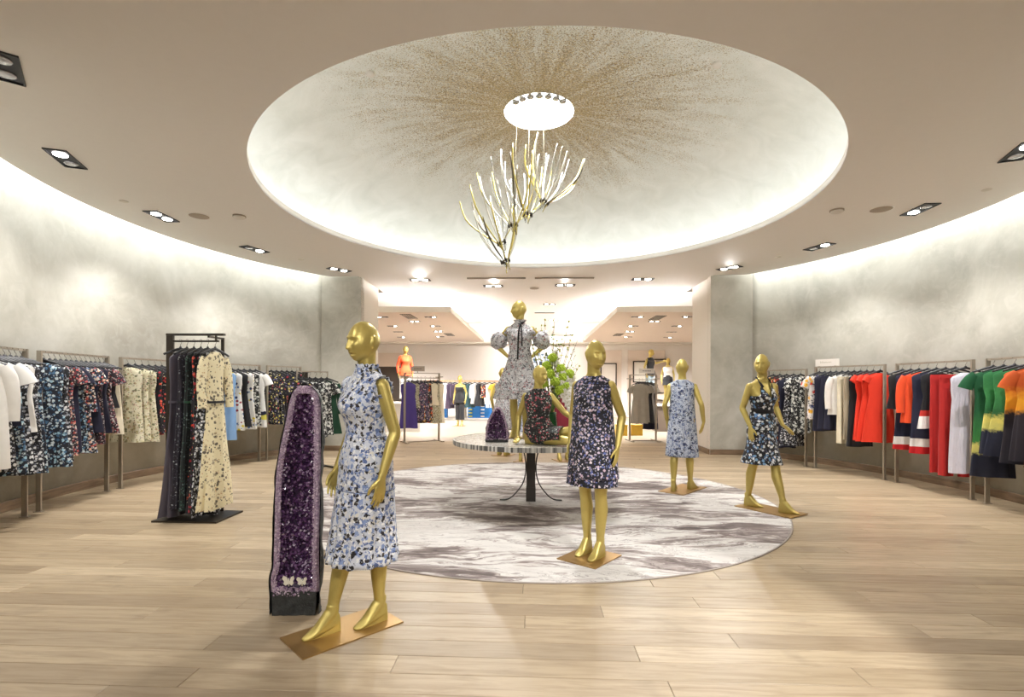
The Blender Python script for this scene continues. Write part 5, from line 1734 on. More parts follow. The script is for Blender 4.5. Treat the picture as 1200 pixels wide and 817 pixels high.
# small white sign standing on the rail of the red dress rack
sg = thing('rack_sign', 'small white sign with faint grey lettering on the rail above the white jacket', 'sign', (5.035, 9.02, H1), atan2(8.08 - 9.18, 5.40 - 4.94))
mb = MB(); mb.box((0.02, 0, 0.065), (0.44, 0.012, 0.12)); mb.build('panel', M['white_plastic'], sg, False)
for s in (-1, 1):
    mb = MB(); mb.box((0.02 + s * 0.15, 0, 0.003), (0.03, 0.03, 0.01)); mb.build('clip', M['pewter'], sg, False)
mb = MB()
rng = random.Random(3)
x = -0.10
for k in range(11):                                      # strokes of lettering too small to read in the photograph
    hh = 0.020 if k not in (0, 2) else 0.034
    mb.box((x, -0.0068, 0.068 + (hh - 0.020) / 2), (0.0045, 0.0012, hh)); mb.box((x + 0.006, -0.0068, 0.060 + 0.016 * (k % 2)), (0.009, 0.0012, 0.004))
    x += 0.0195
o = mb.build('lettering', plain('sign_grey_ink', srgb(150, 148, 120), 0.7), sg, False)

# ================================================================== RUG, AMETHYSTS, CHANDELIER, FLOWERS
rug = thing('round_rug', 'large round rug with flowing white and taupe marble pattern under the mannequins', 'rug', (0.03, 6.55, 0))
mb = MB(); mb.tube([(0, 0, 0.0005), (0, 0, 0.006), (0, 0, 0.0075)], [2.88, 2.88, 2.876], n=160); mb.build('pile', M['rug'], rug, False)
mb = MB(); mb.lathe([(2.881, 0.0005), (2.895, 0.0005), (2.895, 0.007), (2.881, 0.007)], 160); mb.build('binding', M['rug_edge'], rug)

def geode(name, label, loc, rotz, half_w, top, depth, base_h, seed, ncr, size):
    """amethyst cathedral: dark crust standing up, an open hollow facing -Y lined with crystals, a pale rim"""
    t = thing(name, label, 'amethyst geode', loc, rotz)
    H = top
    r = random.Random(seed)
    def prof(u):                                         # half width and centre shift of the outline at height u (0..1)
        w, c = interp(half_w, u)
        return w, c
    ang = [pi * j / 22 for j in range(23)]                # from +X rim round the back to -X rim
    rows = []
    NZ = 40
    for i in range(NZ + 1):
        u = i / NZ
        w, c = prof(u)
        z = u * H
        dd = depth * (0.55 + 0.45 * w / half_w[1][1]) * (1 - 0.25 * u)
        ring = []
        for j, a in enumerate(ang):
            nz = noise.noise(Vector((cos(a) * 2.4, sin(a) * 2.4, u * 9 + seed))) * 0.16 + noise.noise(Vector((cos(a) * 7, sin(a) * 7, u * 30 + seed))) * 0.06
            k = 1 + nz * (0.35 if j in (0, 22) else 1.0)
            ring.append((c + (w + 0.016 * H / 1.4) * cos(a) * k, dd * sin(a) * k + 0.004, z))
        rows.append(ring)
    mb = MB()
    mb.rings(rows, False, False, closed=False)
    ztop = H * 1.012
    mb.add(rows[-1] + [(prof(1)[1], depth * 0.12, ztop)], [(j, j + 1, 23) for j in range(22)])
    # inner wall of the hollow, set inside the crust
    inner = []
    ub = base_h / H
    for i in range(NZ + 1):
        u = lerp(ub, 0.985, i / NZ)
        w, c = prof(u)
        z = u * H
        dd = depth * (0.55 + 0.45 * w / half_w[1][1]) * (1 - 0.25 * u)
        e = sin(pi * min(1, max(0.0, (u - ub) / (1 - ub)))) ** 0.35
        ring = []
        for j, a in enumerate(ang):
            ring.append((c + (w - 0.012) * 0.94 * cos(a), 0.006 + (dd - 0.03) * sin(a) * 0.82 * e, z))
        inner.append(ring)
    m2 = MB(); m2.rings(inner, False, False, closed=False)
    mb.build('crust', M['crust'], t)
    m2.build('hollow_wall', M['geode_wall'], t)
    # solid dark foot below the hollow, closed in front
    m3 = MB()
    kk = max(2, int(NZ * ub) + 1)
    fr = []
    for i in range(kk + 1):
        u = ub * i / kk
        w, c = prof(u)
        ring = []
        for j in range(12):
            x = lerp(-1, 1, j / 11)
            ring.append((c + w * x * 0.985, -0.008 + 0.012 * noise.noise(Vector((x * 4, u * 40, seed))), u * H))
        fr.append(ring)
    m3.rings(fr, False, False, closed=False)
    w, c = prof(ub)
    m3.add([(c - w, -0.008, base_h), (c + w, -0.008, base_h), (c + w * 0.7, depth * 0.7, base_h), (c - w * 0.7, depth * 0.7, base_h)], [(0, 1, 2, 3)])
    m3.build('foot', M['crust'], t)
    mr = MB()                                              # the pale band itself, a rough shelf between crust and hollow
    bw = 0.026 * (0.45 + 0.55 * H / 1.4)
    for s in (-1, 1):
        rs = []
        for i in range(71):
            u = lerp(ub * 0.97, 0.992, i / 70)
            w, c = prof(u)
            k1 = 1 + 0.25 * noise.noise(Vector((s * 3.0, u * 22, seed)))
            rs.append([(c + s * (w + 0.010 * H / 1.4), 0.012, u * H), (c + s * (w - 0.004), -0.006, u * H), (c + s * max(0.002, w - bw * 0.6 * k1), -0.008, u * H), (c + s * max(0.001, w - bw * k1), 0.016, u * H)])
        mr.rings(rs, False, False, closed=False)
    mr.build('rim_band', M['rim_solid'], t)
    # pale rim: chunky crystals all round the opening
    m4 = MB()
    def crystal(mm, p, nrm, s, ln):
        nrm = Vector(nrm).normalized()
        q = nrm.orthogonal().normalized()
        q = Matrix.Rotation(r.uniform(0, 6.28), 3, nrm) @ q
        b2 = nrm.cross(q)
        p = Vector(p)
        lo = [p + (q * cos(k * pi / 3) + b2 * sin(k * pi / 3)) * s - nrm * s * 0.8 for k in range(6)]
        hi = [p + (q * cos(k * pi / 3) + b2 * sin(k * pi / 3)) * s * 0.9 + nrm * ln * 0.45 for k in range(6)]
        mm.add(lo + hi + [p + nrm * ln], [(k, (k + 1) % 6, 6 + (k + 1) % 6, 6 + k) for k in range(6)] + [(6 + k, 6 + (k + 1) % 6, 12) for k in range(6)])
    nr = int(900 * H / 1.4) + 40
    for i in range(nr):
        for s in (-1, 1):
            u = lerp(ub * 0.98, 0.99, r.random())
            w, c = prof(u)
            f = r.random()
            crystal(m4, (c + s * max(0.0, w - 0.002 - f * bw), -0.004 + f * 0.010, u * H), (-s * 0.4 + r.uniform(-.4, .4), -1, r.uniform(-.4, .4)), size * r.uniform(0.35, 0.65), size * r.uniform(0.5, 1.0))
    for i in range(nr // 3):
        w, c = prof(ub)
        crystal(m4, (c + w * r.uniform(-0.95, 0.95), r.uniform(-0.006, 0.006), base_h + r.uniform(-0.02, 0.02) * H), (r.uniform(-.4, .4), -1, .3), size * r.uniform(0.35, 0.7), size * r.uniform(0.5, 1.0))
        w, c = prof(0.985)
        crystal(m4, (c + w * r.uniform(-0.9, 0.9), 0.0, H * r.uniform(0.968, 0.998)), (r.uniform(-.4, .4), -1, -.2), size * r.uniform(0.35, 0.65), size * r.uniform(0.5, 1.0))
    o = m4.build('rim_crystals', M['rim'], t, False); o['kind'] = 'stuff'
    # the crystals that line the hollow
    m5 = MB()
    for i in range(ncr):
        u = lerp(ub + 0.01, 0.965, r.random())
        w, c = prof(u)
        a = pi * r.uniform(0.06, 0.94)
        dd = depth * (0.55 + 0.45 * w / half_w[1][1]) * (1 - 0.25 * u)
        e = sin(pi * min(1, max(0.0, (u - ub) / (1 - ub)))) ** 0.35
        p = (c + (w - 0.016) * 0.92 * cos(a), 0.008 + (dd - 0.03) * sin(a) * 0.78 * e, u * H)
        crystal(m5, p, (-cos(a) + r.uniform(-.5, .5), -sin(a) - 0.4, r.uniform(-.5, .5)), size * r.uniform(0.5, 1.15), size * r.uniform(1.0, 2.3))
    o = m5.build('lining_crystals', M['amethyst'], t, False); o['kind'] = 'stuff'
    return t

GW = [(0.0, 0.142, 0.0), (0.08, 0.146, 0.002), (0.16, 0.148, 0.0), (0.21, 0.138, 0.006), (0.4, 0.136, 0.010), (0.61, 0.134, 0.016), (0.74, 0.120, 0.030), (0.84, 0.104, 0.044), (0.92, 0.092, 0.052), (0.97, 0.070, 0.054), (1.0, 0.030, 0.050)]
geode('amethyst_geode', 'tall upright amethyst geode with purple hollow and black crust beside the blue dress', (-1.455, 3.08, 0), 0.08, [(u_, w_ * 0.93, c_) for u_, w_, c_ in GW], 1.405, 0.20, 0.145, 4, 2600, 0.0105)
GW2 = [(0.0, 0.128, 0.0), (0.1, 0.130, 0.0), (0.35, 0.124, 0.0), (0.6, 0.104, 0.0), (0.8, 0.074, 0.004), (0.93, 0.044, 0.006), (1.0, 0.014, 0.006)]
geode('amethyst_geode', 'small amethyst geode standing on the table at the feet of the ruffled mannequin', (-0.41, 5.86, TZ), 0.05, GW2, 0.40, 0.13, 0.035, 9, 500, 0.011)

for x, z, s, lab in ((-0.028, 0.205, 1.0, 'larger white butterfly ornament on the rim of the upright amethyst'), (0.052, 0.208, 0.85, 'smaller heart-shaped white butterfly ornament on the rim of the upright amethyst')):
    ca, sa = cos(0.08), sin(0.08)
    yy = -0.012
    t = thing('butterfly_ornament', lab, 'ornament', (-1.455 + x * ca - yy * sa, 3.08 + x * sa + yy * ca, z - 0.028), 0.08, 'butterfly ornaments')
    for sd in (-1, 1):
        mb = MB()
        q = [(0.002, 0, 0.0), (0.012, -0.004, 0.030), (0.030, -0.010, 0.040), (0.037, -0.012, 0.024), (0.026, -0.008, 0.006), (0.030, -0.010, -0.008), (0.018, -0.006, -0.020), (0.004, -0.002, -0.012)]
        f = [(sd * s * a, b, s * c + 0.03 * s) for a, b, c in q]; bk = [(p[0], p[1] + 0.006, p[2]) for p in f]
        k = len(f)
        mb.add(f + bk, [tuple(range(k)), tuple(range(2 * k - 1, k - 1, -1))] + [(i, (i + 1) % k, k + (i + 1) % k, k + i) for i in range(k)])
        mb.build('wing', M['butterfly'], t, False)
    mb = MB(); mb.tube([(0, -0.002, 0.005 * s), (0, -0.003, 0.03 * s), (0, -0.002, 0.055 * s)], [0.003, 0.005, 0.002], n=8); mb.build('thorax', M['butterfly'], t)

# ---- chandelier: a climbing spiral of branch-like rods sprouting from small hubs
ch = thing('chandelier', 'hanging spiral chandelier of gold and clear glass branch rods under the dome', 'chandelier', (-0.10, 6.67, 2.98), 0.0)
hubs = [((-0.27, 0.00, 0.06), (-0.36, 0.0, 0.9), 0.62, 9), ((-0.32, 0.06, 0.31), (-0.30, 0.1, 0.95), 0.66, 10), ((-0.17, -0.04, 0.52), (-0.22, -0.1, 1.0), 0.70, 11), ((0.02, 0.04, 0.68), (0.12, 0.05, 1.0), 0.70, 13), ((0.24, 0.0, 0.83), (0.36, 0.0, 0.9), 0.62, 14)]
rng = random.Random(21)
M['wire'] = plain('thin_grey_wire', srgb(150, 142, 120), 0.7)
rod_m = ['gold_glass', 'white_rod', 'glass', 'glass', 'white_rod', 'dark_rod', 'gold_glass']
for hi, (hp, hd, ln, cnt) in enumerate(hubs):
    hp, hd = Vector(hp), Vector(hd).normalized()
    mb = MB()
    q = hd.orthogonal().normalized(); q2 = hd.cross(q)
    ringpts = [hp + (q * cos(a) + q2 * sin(a)) * 0.055 for a in [2 * pi * k / 20 for k in range(21)]]
    mb.tube(ringpts, 0.006, n=6)
    mb.build('hub_ring', M['dark_metal'], ch)
    for k in range(cnt):
        a = 2 * pi * k / cnt + rng.uniform(-0.2, 0.2)
        rad = q * cos(a) + q2 * sin(a)
        b = hp + rad * 0.055
        out = rad * rng.uniform(0.14, 0.42)
        l = ln * rng.uniform(0.75, 1.15)
        pts = spline([b - hd * 0.14 * rng.uniform(0.4, 1) - rad * 0.03, b, b + hd * l * 0.3 + out * 0.45, b + hd * l * 0.62 + out * 0.85 + Vector((0, 0, 0.03)), b + hd * l * 0.9 + out * 0.95 + Vector((0, 0, 0.12))], 3)
        mb = MB(); mb.tube(pts, _ramp([0.005, 0.007, 0.0105, 0.012, 0.007], 3), n=7)
        mb.build('branch_rod', M[rod_m[(k + hi * 2) % 7]], ch)
        if k % 2 == 0:
            mb = MB(); mb.tube([b - hd * 0.03, b + hd * 0.03], 0.013, n=8); mb.build('socket', M['dark_metal'], ch)
for (p, q) in (((-0.27, 0, 0.06), (-0.32, 0.06, 0.31)), ((-0.32, 0.06, 0.31), (-0.17, -0.04, 0.52)), ((-0.17, -0.04, 0.52), (0.02, 0.04, 0.68)), ((0.02, 0.04, 0.68), (0.24, 0, 0.83))):
    mb = MB(); mb.tube([p, q], 0.007, n=6); mb.build('stem', M['gold_glass'], ch)
mb = MB(); mb.tube(spline([(-0.255, 0.0, 0.10), (-0.255, 0.005, -0.02), (-0.25, 0.0, -0.10)], 3), 0.008, n=6); mb.build('stem', M['gold_glass'], ch)
for x, y, z in ((-0.17, -0.04, 0.52), (0.02, 0.04, 0.68), (0.24, 0.0, 0.83)):
    mb = MB(); mb.tube([(x, y, z), (x * 0.8 + 0.02, y, OC_Z + 0.10 - 2.98)], 0.0012, n=5); mb.build('hanging_wire', M['wire'], ch)

# ---- flower arrangement on the table
leafm = plain('green_leaf', srgb(96, 128, 58), 0.6, grain=0.2)
limem = plain('lime_hydrangea', srgb(176, 200, 62), 0.7, grain=0.25)
orchm = plain('white_orchid', srgb(244, 240, 232), 0.6)
twigm = plain('twig_bark', srgb(98, 86, 58), 0.8, grain=0.2)
budm = plain('yellow_green_bud', srgb(168, 168, 84), 0.7)
t = NT('green_glass')
VG = t.done(srgb(30, 92, 48), 0.1, Transmission_Weight=0.3, IOR=1.45)
FX, FY = 0.22, 6.45
vs = thing('flower_vase', 'green glass vase on the table behind the seated mannequin, holding branches', 'vase', (FX, FY, TZ))
mb = MB(); mb.lathe([(0.0, 0.002), (0.055, 0.0), (0.075, 0.05), (0.085, 0.16), (0.072, 0.27), (0.078, 0.32), (0.070, 0.32), (0.064, 0.27), (0.07, 0.05), (0.0, 0.012)], 28); mb.build('glass_body', VG, vs)
rng = random.Random(8)
V = Vector
for k in range(26):                                     # tall budding branches
    a = rng.uniform(0, 2 * pi)
    lean = rng.uniform(0.08, 0.42)
    top = V((0.06 + lean * cos(a) * 0.9, lean * sin(a) * 0.6, rng.uniform(0.85, 1.50)))
    br = thing('flowering_branch', 'thin budding green branch rising from the green glass vase', 'branch', (FX, FY, TZ + 0.02), 0.0, 'branches in the vase')
    pts = spline([V((rng.uniform(-.02, .02), rng.uniform(-.02, .02), 0)), V((top.x * 0.12, top.y * 0.12, 0.34)), V((top.x * 0.5, top.y * 0.5, top.z * 0.62)), top], 5)
    mb = MB(); mb.tube(pts, _ramp([0.0045, 0.0042, 0.0035, 0.0018], 5), n=5); mb.build('stem', twigm, br)
    mbl, mbb = MB(), MB()
    for j in range(6, len(pts)):
        for _ in range(3):
            d = V((rng.uniform(-1, 1), rng.uniform(-1, 1), rng.uniform(0.2, 1))).normalized()
            p = pts[j]
            if rng.random() < 0.5:
                mbb.ball(p + d * 0.012, 0.0085, 6, 4, (1, 1, 1.4))
            else:
                w = d.orthogonal().normalized() * 0.008
                L = rng.uniform(0.025, 0.05)
                mbl.add([p, p + d * L * 0.5 + w, p + d * L, p + d * L * 0.5 - w + V((0, 0, 0.003))], [(0, 1, 2, 3)])
    if mbl.v: o = mbl.build('leaves', leafm, br, False); o['kind'] = 'stuff'
    if mbb.v: o = mbb.build('buds', budm if k % 3 else orchm, br); o['kind'] = 'stuff'
rngh = random.Random(2)
hyd = [(-0.08, -0.15, 0.60), (-0.02, -0.20, 0.50), (0.07, -0.17, 0.55), (0.05, -0.14, 0.66), (-0.12, -0.10, 0.70), (0.10, -0.20, 0.44), (0.16, -0.13, 0.60), (-0.05, -0.12, 0.80), (0.03, -0.22, 0.40), (-0.16, -0.08, 0.48)]
for k, p in enumerate(hyd):
    p = V(p) + V((0.07, 0, 0.20))
    h = thing('hydrangea', 'lime green hydrangea head in the vase, %s from the top of the cluster' % ORD[sorted(range(10), key=lambda i_: -hyd[i_][2]).index(k)], 'flower', (FX + p.x, FY + p.y, TZ + p.z), 0.0, 'lime hydrangeas')
    mb = MB()
    for j in range(46):
        z = 1 - 2 * (j + 0.5) / 46
        a = j * 2.39996
        q = V((sqrt(1 - z * z) * cos(a), sqrt(1 - z * z) * sin(a), z))
        mb.ball(q * (0.046 + rng.uniform(-0.008, 0.008)), rng.uniform(0.011, 0.019), 6, 4)
    mb.ball((0, 0, 0), 0.044, 12, 8)
    mb.build('flower_head', limem, h)
    mb = MB(); mb.tube(spline([V((0, 0, -0.03)), V((-p.x * 0.5, -p.y * 0.6, -(p.z - 0.34) * 0.6 - 0.02)), V((-p.x, -p.y, -(p.z - 0.28)))], 4), 0.004, n=5); mb.build('stem', leafm, h)
# orchid sprays: arching stems with white five-petalled blossoms
orchid_dx = sorted((0.16, 0.24, 0.33, 0.22, 0.32, 0.06))
for k, (dx, dy, dz, drop) in enumerate(((0.16, -0.20, 0.72, 0.30), (0.24, -0.16, 0.78, 0.34), (0.33, -0.06, 0.74, 0.28), (0.22, -0.24, 0.58, 0.24), (0.32, -0.18, 0.62, 0.28), (0.06, -0.02, 1.00, 0.10))):
    sp = thing('orchid_spray', 'white orchid spray in the vase, %s counting from the seated mannequin towards the lilac dress' % ORD[orchid_dx.index(dx)], 'flower', (FX, FY, TZ + 0.02), 0.0, 'white orchid sprays')
    pts = spline([V((0, 0, 0)), V((dx * 0.1, dy * 0.1, 0.36)), V((dx * 0.55, dy * 0.6, dz)), V((dx * 0.95, dy, dz - drop * 0.35)), V((dx * 1.1, dy * 1.2, dz - drop))], 5)
    mb = MB(); mb.tube(pts, 0.004, n=5); mb.build('stem', leafm, sp)
    for j in range(9, len(pts), 1):
        for e in range(2):
            c = pts[j] + V((rng.uniform(-.03, .03), -0.02 + rng.uniform(-.03, .02), rng.uniform(-.025, .025)))
            mb = MB()
            n_ = V((rng.uniform(-.4, .4), -1, rng.uniform(-.3, .4))).normalized()
            u_ = n_.orthogonal().normalized(); w_ = n_.cross(u_)
            a0 = rng.uniform(0, 6)
            for q in range(5):
                a = a0 + q * 2 * pi / 5
                d = u_ * cos(a) + w_ * sin(a); s_ = u_ * -sin(a) + w_ * cos(a)
                L, B_ = 0.042, 0.021
                mb.add([c, c + d * L * 0.55 + s_ * B_ - n_ * 0.002, c + d * L + n_ * -0.006, c + d * L * 0.55 - s_ * B_ - n_ * 0.002, c + d * L * 0.5 + n_ * 0.005], [(0, 1, 4), (1, 2, 4), (2, 3, 4), (3, 0, 4)])
            mb.ball(c + n_ * 0.006, 0.006, 6, 4, mi=1)
            mb.build('blossom', [orchm, budm], sp, False)

# ================================================================== THE STORE BEYOND THE DOORWAY
# a plain standing pose shared by the far mannequins
P0 = dict(off=(0, 0.04), legs=legs_std((0, 0.04), (0.08, 0.05), (-0.08, 0.07), 0.15, -0.15), twist=0.0, head=(0.3, 0.0),
          arms=[((0.152, 0.006, 1.408), (0.222, 0.06, 1.15), (0.225, -0.03, 0.915), (0, -0.2, -1), (0.1, -1, 0), 1), ((-0.152, 0.006, 1.408), (-0.222, 0.06, 1.15), (-0.225, -0.03, 0.915), (0, -0.2, -1), (-0.1, -1, 0), -1)])
BODY0 = body_mesh(P0, 0.009)
OFF0 = P0['off']

def simple_dress(parent, mat, hem, top=1.425, a_hem=0.21, b_hem=0.17, name='dress', rip=0.04):
    mb = MB()
    n = 64
    rws = []
    for i in range(14):
        u = i / 13
        z = lerp(hem, 1.122, u)
        cy, ta, tb = torso_at(max(z, 0.86))
        a = max(lerp(a_hem, 0.136, u), ta + 0.016 if z > 0.84 else 0.19)
        b = max(lerp(b_hem, 0.100, u), tb + 0.022 if z > 0.84 else 0.15)
        rws.append((z, OFF0[0], OFF0[1], a, b, lerp(rip, 0.004, u), 9, 0.5 * u))
    mb = dress_mb(P0, lambda th: top + 0.065 * (1 - sstep(0.84, 0.985, abs(cos(th)))), 1.14, rws, n, 0.014, 10, None, 0.156 if top > 1.4 else 0.0)
    return solidify(mb.build(name, mat, parent), 0.003)

def long_sleeves(parent, mat):
    for s in (-1, 1):
        mb = MB()
        sh = V((s * 0.152, 0.046, 1.408)); el = V((s * 0.222, 0.10, 1.15)); wr = V((s * 0.225, 0.01, 0.915))
        mb.tube(spline([sh + V((-s * 0.03, 0, 0.02)), sh, lerp(sh, el, 0.5), el, lerp(el, wr, 0.5), lerp(el, wr, 0.95)], 3), _ramp([0.05, 0.058, 0.056, 0.052, 0.046, 0.042], 3), n=14, cap=False)
        mb.build('sleeve', mat, parent)

def leggings(parent, mat, name='trouser_leg', r=1.35, low=0.12):
    for hip, knee, ank, _ in P0['legs']:
        mb = MB()
        mb.tube(spline([hip + V((0, 0, 0.06)), hip, lerp(hip, knee, 0.5), knee, lerp(knee, ank, 0.5), V((ank[0], ank[1], low))], 3), _ramp([0.1, 0.104, 0.096, 0.085, 0.085, 0.088], 3), n=18, cap=False)
        mb.build(name, mat, parent)

def far_mannequin(label, loc, rz, plate=True):
    t = thing('mannequin', label, 'mannequin', loc, rz, 'gold mannequins')
    link('body', BODY0, t)
    if plate:
        base_of(t, (0.36, 0.40))
    return t

m = far_mannequin('gold mannequin mostly hidden behind the ruffled figure, in a sprigged white dress', (-0.60, 10.45, 0), 2.75)
simple_dress(m, RUFFLEPRINT, 0.52)
m = far_mannequin('gold mannequin behind the table in a blue and white print dress', (-0.14, 9.62, 0), 2.9)
simple_dress(m, NAVYWASH, 0.5)
m = far_mannequin('gold mannequin behind the flower vase in a burgundy dress', (0.60, 9.78, 0), 0.35)
simple_dress(m, G['burgundy'], 0.48)
m = far_mannequin('gold mannequin far inside the store in a long black jumpsuit', (-2.58, 17.9, 0), -0.25)
simple_dress(m, G['black'], 0.80, 1.30, 0.19, 0.15, 'jumpsuit_top', 0.01); leggings(m, G['black'], low=0.22)
# raised plinth and the mannequin in the orange jacket
pl = thing('display_plinth', 'low cream plinth inside the store under the orange jacket mannequin', 'plinth', (-4.02, 16.0, 0))
mb = MB(); mb.box((0, 0, 0.42), (1.2, 1.2, 0.84)); mb.build('plinth_block', M['white_paint'], pl, False)
mb = MB(); mb.box((0, 0, 0.86), (1.26, 1.26, 0.04)); mb.build('plinth_cap', M['white_paint'], pl, False)
m = far_mannequin('gold mannequin raised on a plinth in an orange jacket and white trousers', (-4.02, 16.0, 0.88), 0.5)
simple_dress(m, G['orange'], 0.84, 1.43, 0.205, 0.16, 'jacket_body', 0.02); long_sleeves(m, G['orange']); leggings(m, G['white'])

def four_way(label, loc, rz, w=0.9, h=1.73):
    t = thing('clothes_rack', label, 'clothes rack', loc, rz)
    for s in (-1, 1):
        mb = MB(); mb.box((s * w / 2, 0, h / 2), (0.05, 0.02, h)); mb.build('post', M['pewter'], t, False)
        mb = MB(); mb.box((s * w / 2, 0, 0.012), (0.06, 0.62, 0.024)); mb.build('foot', M['pewter'], t, False)
        mb = MB(); mb.box((s * w / 2, 0, h - 0.10), (0.02, 0.5, 0.02)); mb.build('arm', M['pewter'], t, False)
    for z in (h - 0.01, h - 0.13):
        mb = MB(); mb.box((0, 0, z), (w, 0.02, 0.02)); mb.build('rail', M['pewter'], t, False)
    mb = MB(); mb.box((0, 0, 0.012), (w, 0.05, 0.024)); mb.build('base_bar', M['pewter'], t, False)
    return t, V(loc), rz, w

fA = four_way('metal floor rack in the store with a sign, holding the purple silk dress', (-2.78, 12.75, 0), 0.55)
for i, (u, kind, ln, mat, desc, trn) in enumerate([(-0.36, 'dress', 1.12, 'purple', 'royal purple silk dress with snakeskin scarf beside it', -0.35), (-0.26, 'top', 0.62, 'snake', 'snakeskin print top beside the purple dress', -0.3), (-0.12, 'dress', 0.92, 'pinkfl', 'dusky pink floral dress', -0.3), (-0.03, 'dress', 0.95, 'pinkfl', 'dusky pink floral dress nearer the centre', -0.3),
        (0.08, 'skirt', 1.0, 'abstract', 'orange and black striped skirt', -0.3), (0.22, 'top', 0.55, 'cream', 'cream sleeveless top', -0.3), (0.30, 'skirt', 1.0, 'snake', 'long snakeskin print skirt', -0.3), (0.40, 'dress', 1.02, 'cream', 'pale cream dress', -0.3)]):
    d = V((cos(0.55), sin(0.55), 0))
    hang(V((-2.78, 12.75, 0)) + d * u + V((0, 0, 1.6125)), 0.3 + trn + 0.25, kind, ln, mat, desc + ' on the store rack with the sign', 'black hanger carrying the %s' % desc, 'clothes on the store rack with the sign', 'hangers on the store rack with the sign')
def sign(label, loc, w, rz, m='white_plastic'):
    t = thing('rack_sign', label, 'sign', loc, rz)
    mb = MB(); mb.box((0, 0, 0.10), (w, 0.012, 0.13)); mb.build('panel', M[m], t, False)
    mb = MB(); mb.box((0, 0, 0.018), (0.02, 0.012, 0.04)); mb.build('stem', M['pewter'], t, False)
    mb = MB()
    for k in range(7):
        mb.box((-w * 0.25 + k * w * 0.083, -0.0068, 0.10), (w * 0.05, 0.0012, 0.018))
    mb.build('lettering', M['dark_metal'], t, False)
sign('small grey sign standing on the store rack with the purple dress', (-2.88, 12.69, 1.73), 0.34, 0.1, 'grey_plastic')
fB = four_way('metal floor rack in the store holding the grey ruffled dress', (2.86, 13.45, 0), 0.12, 0.7, 1.72)
for i, (u, kind, ln, mat, desc) in enumerate([(-0.12, 'tee_dress', 1.0, 'grey', 'grey dress with ruffled hem'), (-0.02, 'tee_dress', 0.98, 'grey', 'grey dress behind the ruffled one'), (0.08, 'dress', 1.0, 'black', 'black dress'), (0.16, 'tee_dress', 1.0, 'ltgrey', 'light grey short-sleeved dress'), (0.27, 'dress', 1.18, 'navy', 'long navy dress')]):
    hang(V((2.86 + u, 13.45 + 0.10 * i - 0.12, 1.6025)), 0.05, kind, ln, mat, desc + ' on the store rack of greys', 'black hanger carrying the %s on the grey rack' % desc, 'clothes on the store rack of greys', 'hangers on the store rack of greys')
sign('small white sign standing on the store rack of grey dresses', (2.95, 13.45, 1.72), 0.40, 0.1)

# long rail on the back wall with a row of dark clothes, shelves of blue boxes below
wr = thing('long_hanging_rail', 'long brown wooden hanging rail in front of the cream back wall', 'rail', (-2.85, 20.6, 0))
mb = MB(); mb.box((0, 0, 1.60), (3.2, 0.05, 0.05)); mb.build('rail', plain('brown_wood_rail', srgb(150, 108, 72), 0.5, grain=0.1), wr, False)
for s in (-1, 0, 1):
    mb = MB(); mb.box((s * 1.55, 0.0, 0.81), (0.05, 0.03, 1.62)); mb.build('post', M['pewter'], wr, False)
wl = [('jacket', .8, 'denim', 'pale denim jacket'), ('dress', .95, 'ltgrey', 'pale grey dress'), ('jacket', .85, 'black', 'black jacket'), ('dress', 1.0, 'navy', 'plain navy dress'), ('dress', 1.0, 'white', 'white dress'), ('dress', 1.0, 'plum', 'dark plum dress'),
      ('jacket', .85, 'plum', 'dark plum jacket'), ('dress', 1.0, 'plum', 'dark plum dress'), ('jacket', .8, 'teal', 'dark teal jacket'), ('dress', .95, 'teal', 'dark teal dress'), ('jacket', .8, 'white', 'white jacket'), ('dress', .9, 'black', 'black dress'), ('top', .55, 'abstract', 'colourful print top'), ('trousers', .95, 'white', 'white trousers'), ('tee', .55, 'khaki', 'mustard top'), ('trousers', .95, 'cream', 'cream trousers')]
r = random.Random(4)
for i, (kind, ln, mat, desc) in enumerate(wl):
    hang(V((-2.85 - 1.5 + i * 0.2, 20.6, 1.629)), 0.75 + r.uniform(-.1, .1), kind, ln, mat, '%s, %s from the orange jacket end of the wall rail' % (desc, ORD[i]), 'black hanger carrying the %s garment on the long wall rail' % ORD[i], 'clothes on the long wall rail', 'hangers on the long wall rail')
boxm = plain('blue_box_card', srgb(34, 118, 196), 0.6, grain=0.08)
labm = plain('yellow_box_label', srgb(206, 206, 84), 0.6)
greym = plain('grey_box_card', srgb(196, 190, 180), 0.6)
def box_stack(name, x0, cols, rows_, w, mat, lab, group, label_tab):
    k = 0
    for c_ in range(cols):
        for r_ in range(rows_):
            t = thing('storage_box', (lab if c_ < 0 else '%s, %s box from the top' % (lab + ('' if cols == 1 else (' nearer the jumpsuit' if c_ == 0 else ' nearer the table')), ORD[rows_ - 1 - r_])), 'box', (x0 + c_ * (w + 0.012), 21.6, 0.06 + r_ * 0.142), 0.0, group)
            mb = MB(); mb.box((0, 0, 0.055), (w, 0.36, 0.11)); mb.build('carton', mat, t, False)
            mb = MB(); mb.box((0, 0, 0.125), (w + 0.008, 0.37, 0.03)); mb.build('lid', mat, t, False)
            if label_tab:
                mb = MB(); mb.box((-w * 0.28, -0.187, 0.07), (w * 0.3, 0.004, 0.05)); mb.build('label_card', labm if c_ == 0 else M['white_plastic'], t, False)
sh = thing('box_shelf', 'low white shelf along the back of the store carrying blue boxes', 'shelf', (-2.9, 21.6, 0))
mb = MB(); mb.box((0, 0, 0.03), (3.2, 0.5, 0.06)); mb.build('shelf_board', M['white_paint'], sh, False)
box_stack('a', -3.85, 1, 4, 0.46, boxm, 'blue carton in the small stack behind the rack', 'blue cartons near the jumpsuit', False)
box_stack('b', -2.98, 1, 4, 0.30, greym, 'grey carton in the stack between the blue cartons', 'grey cartons', False)
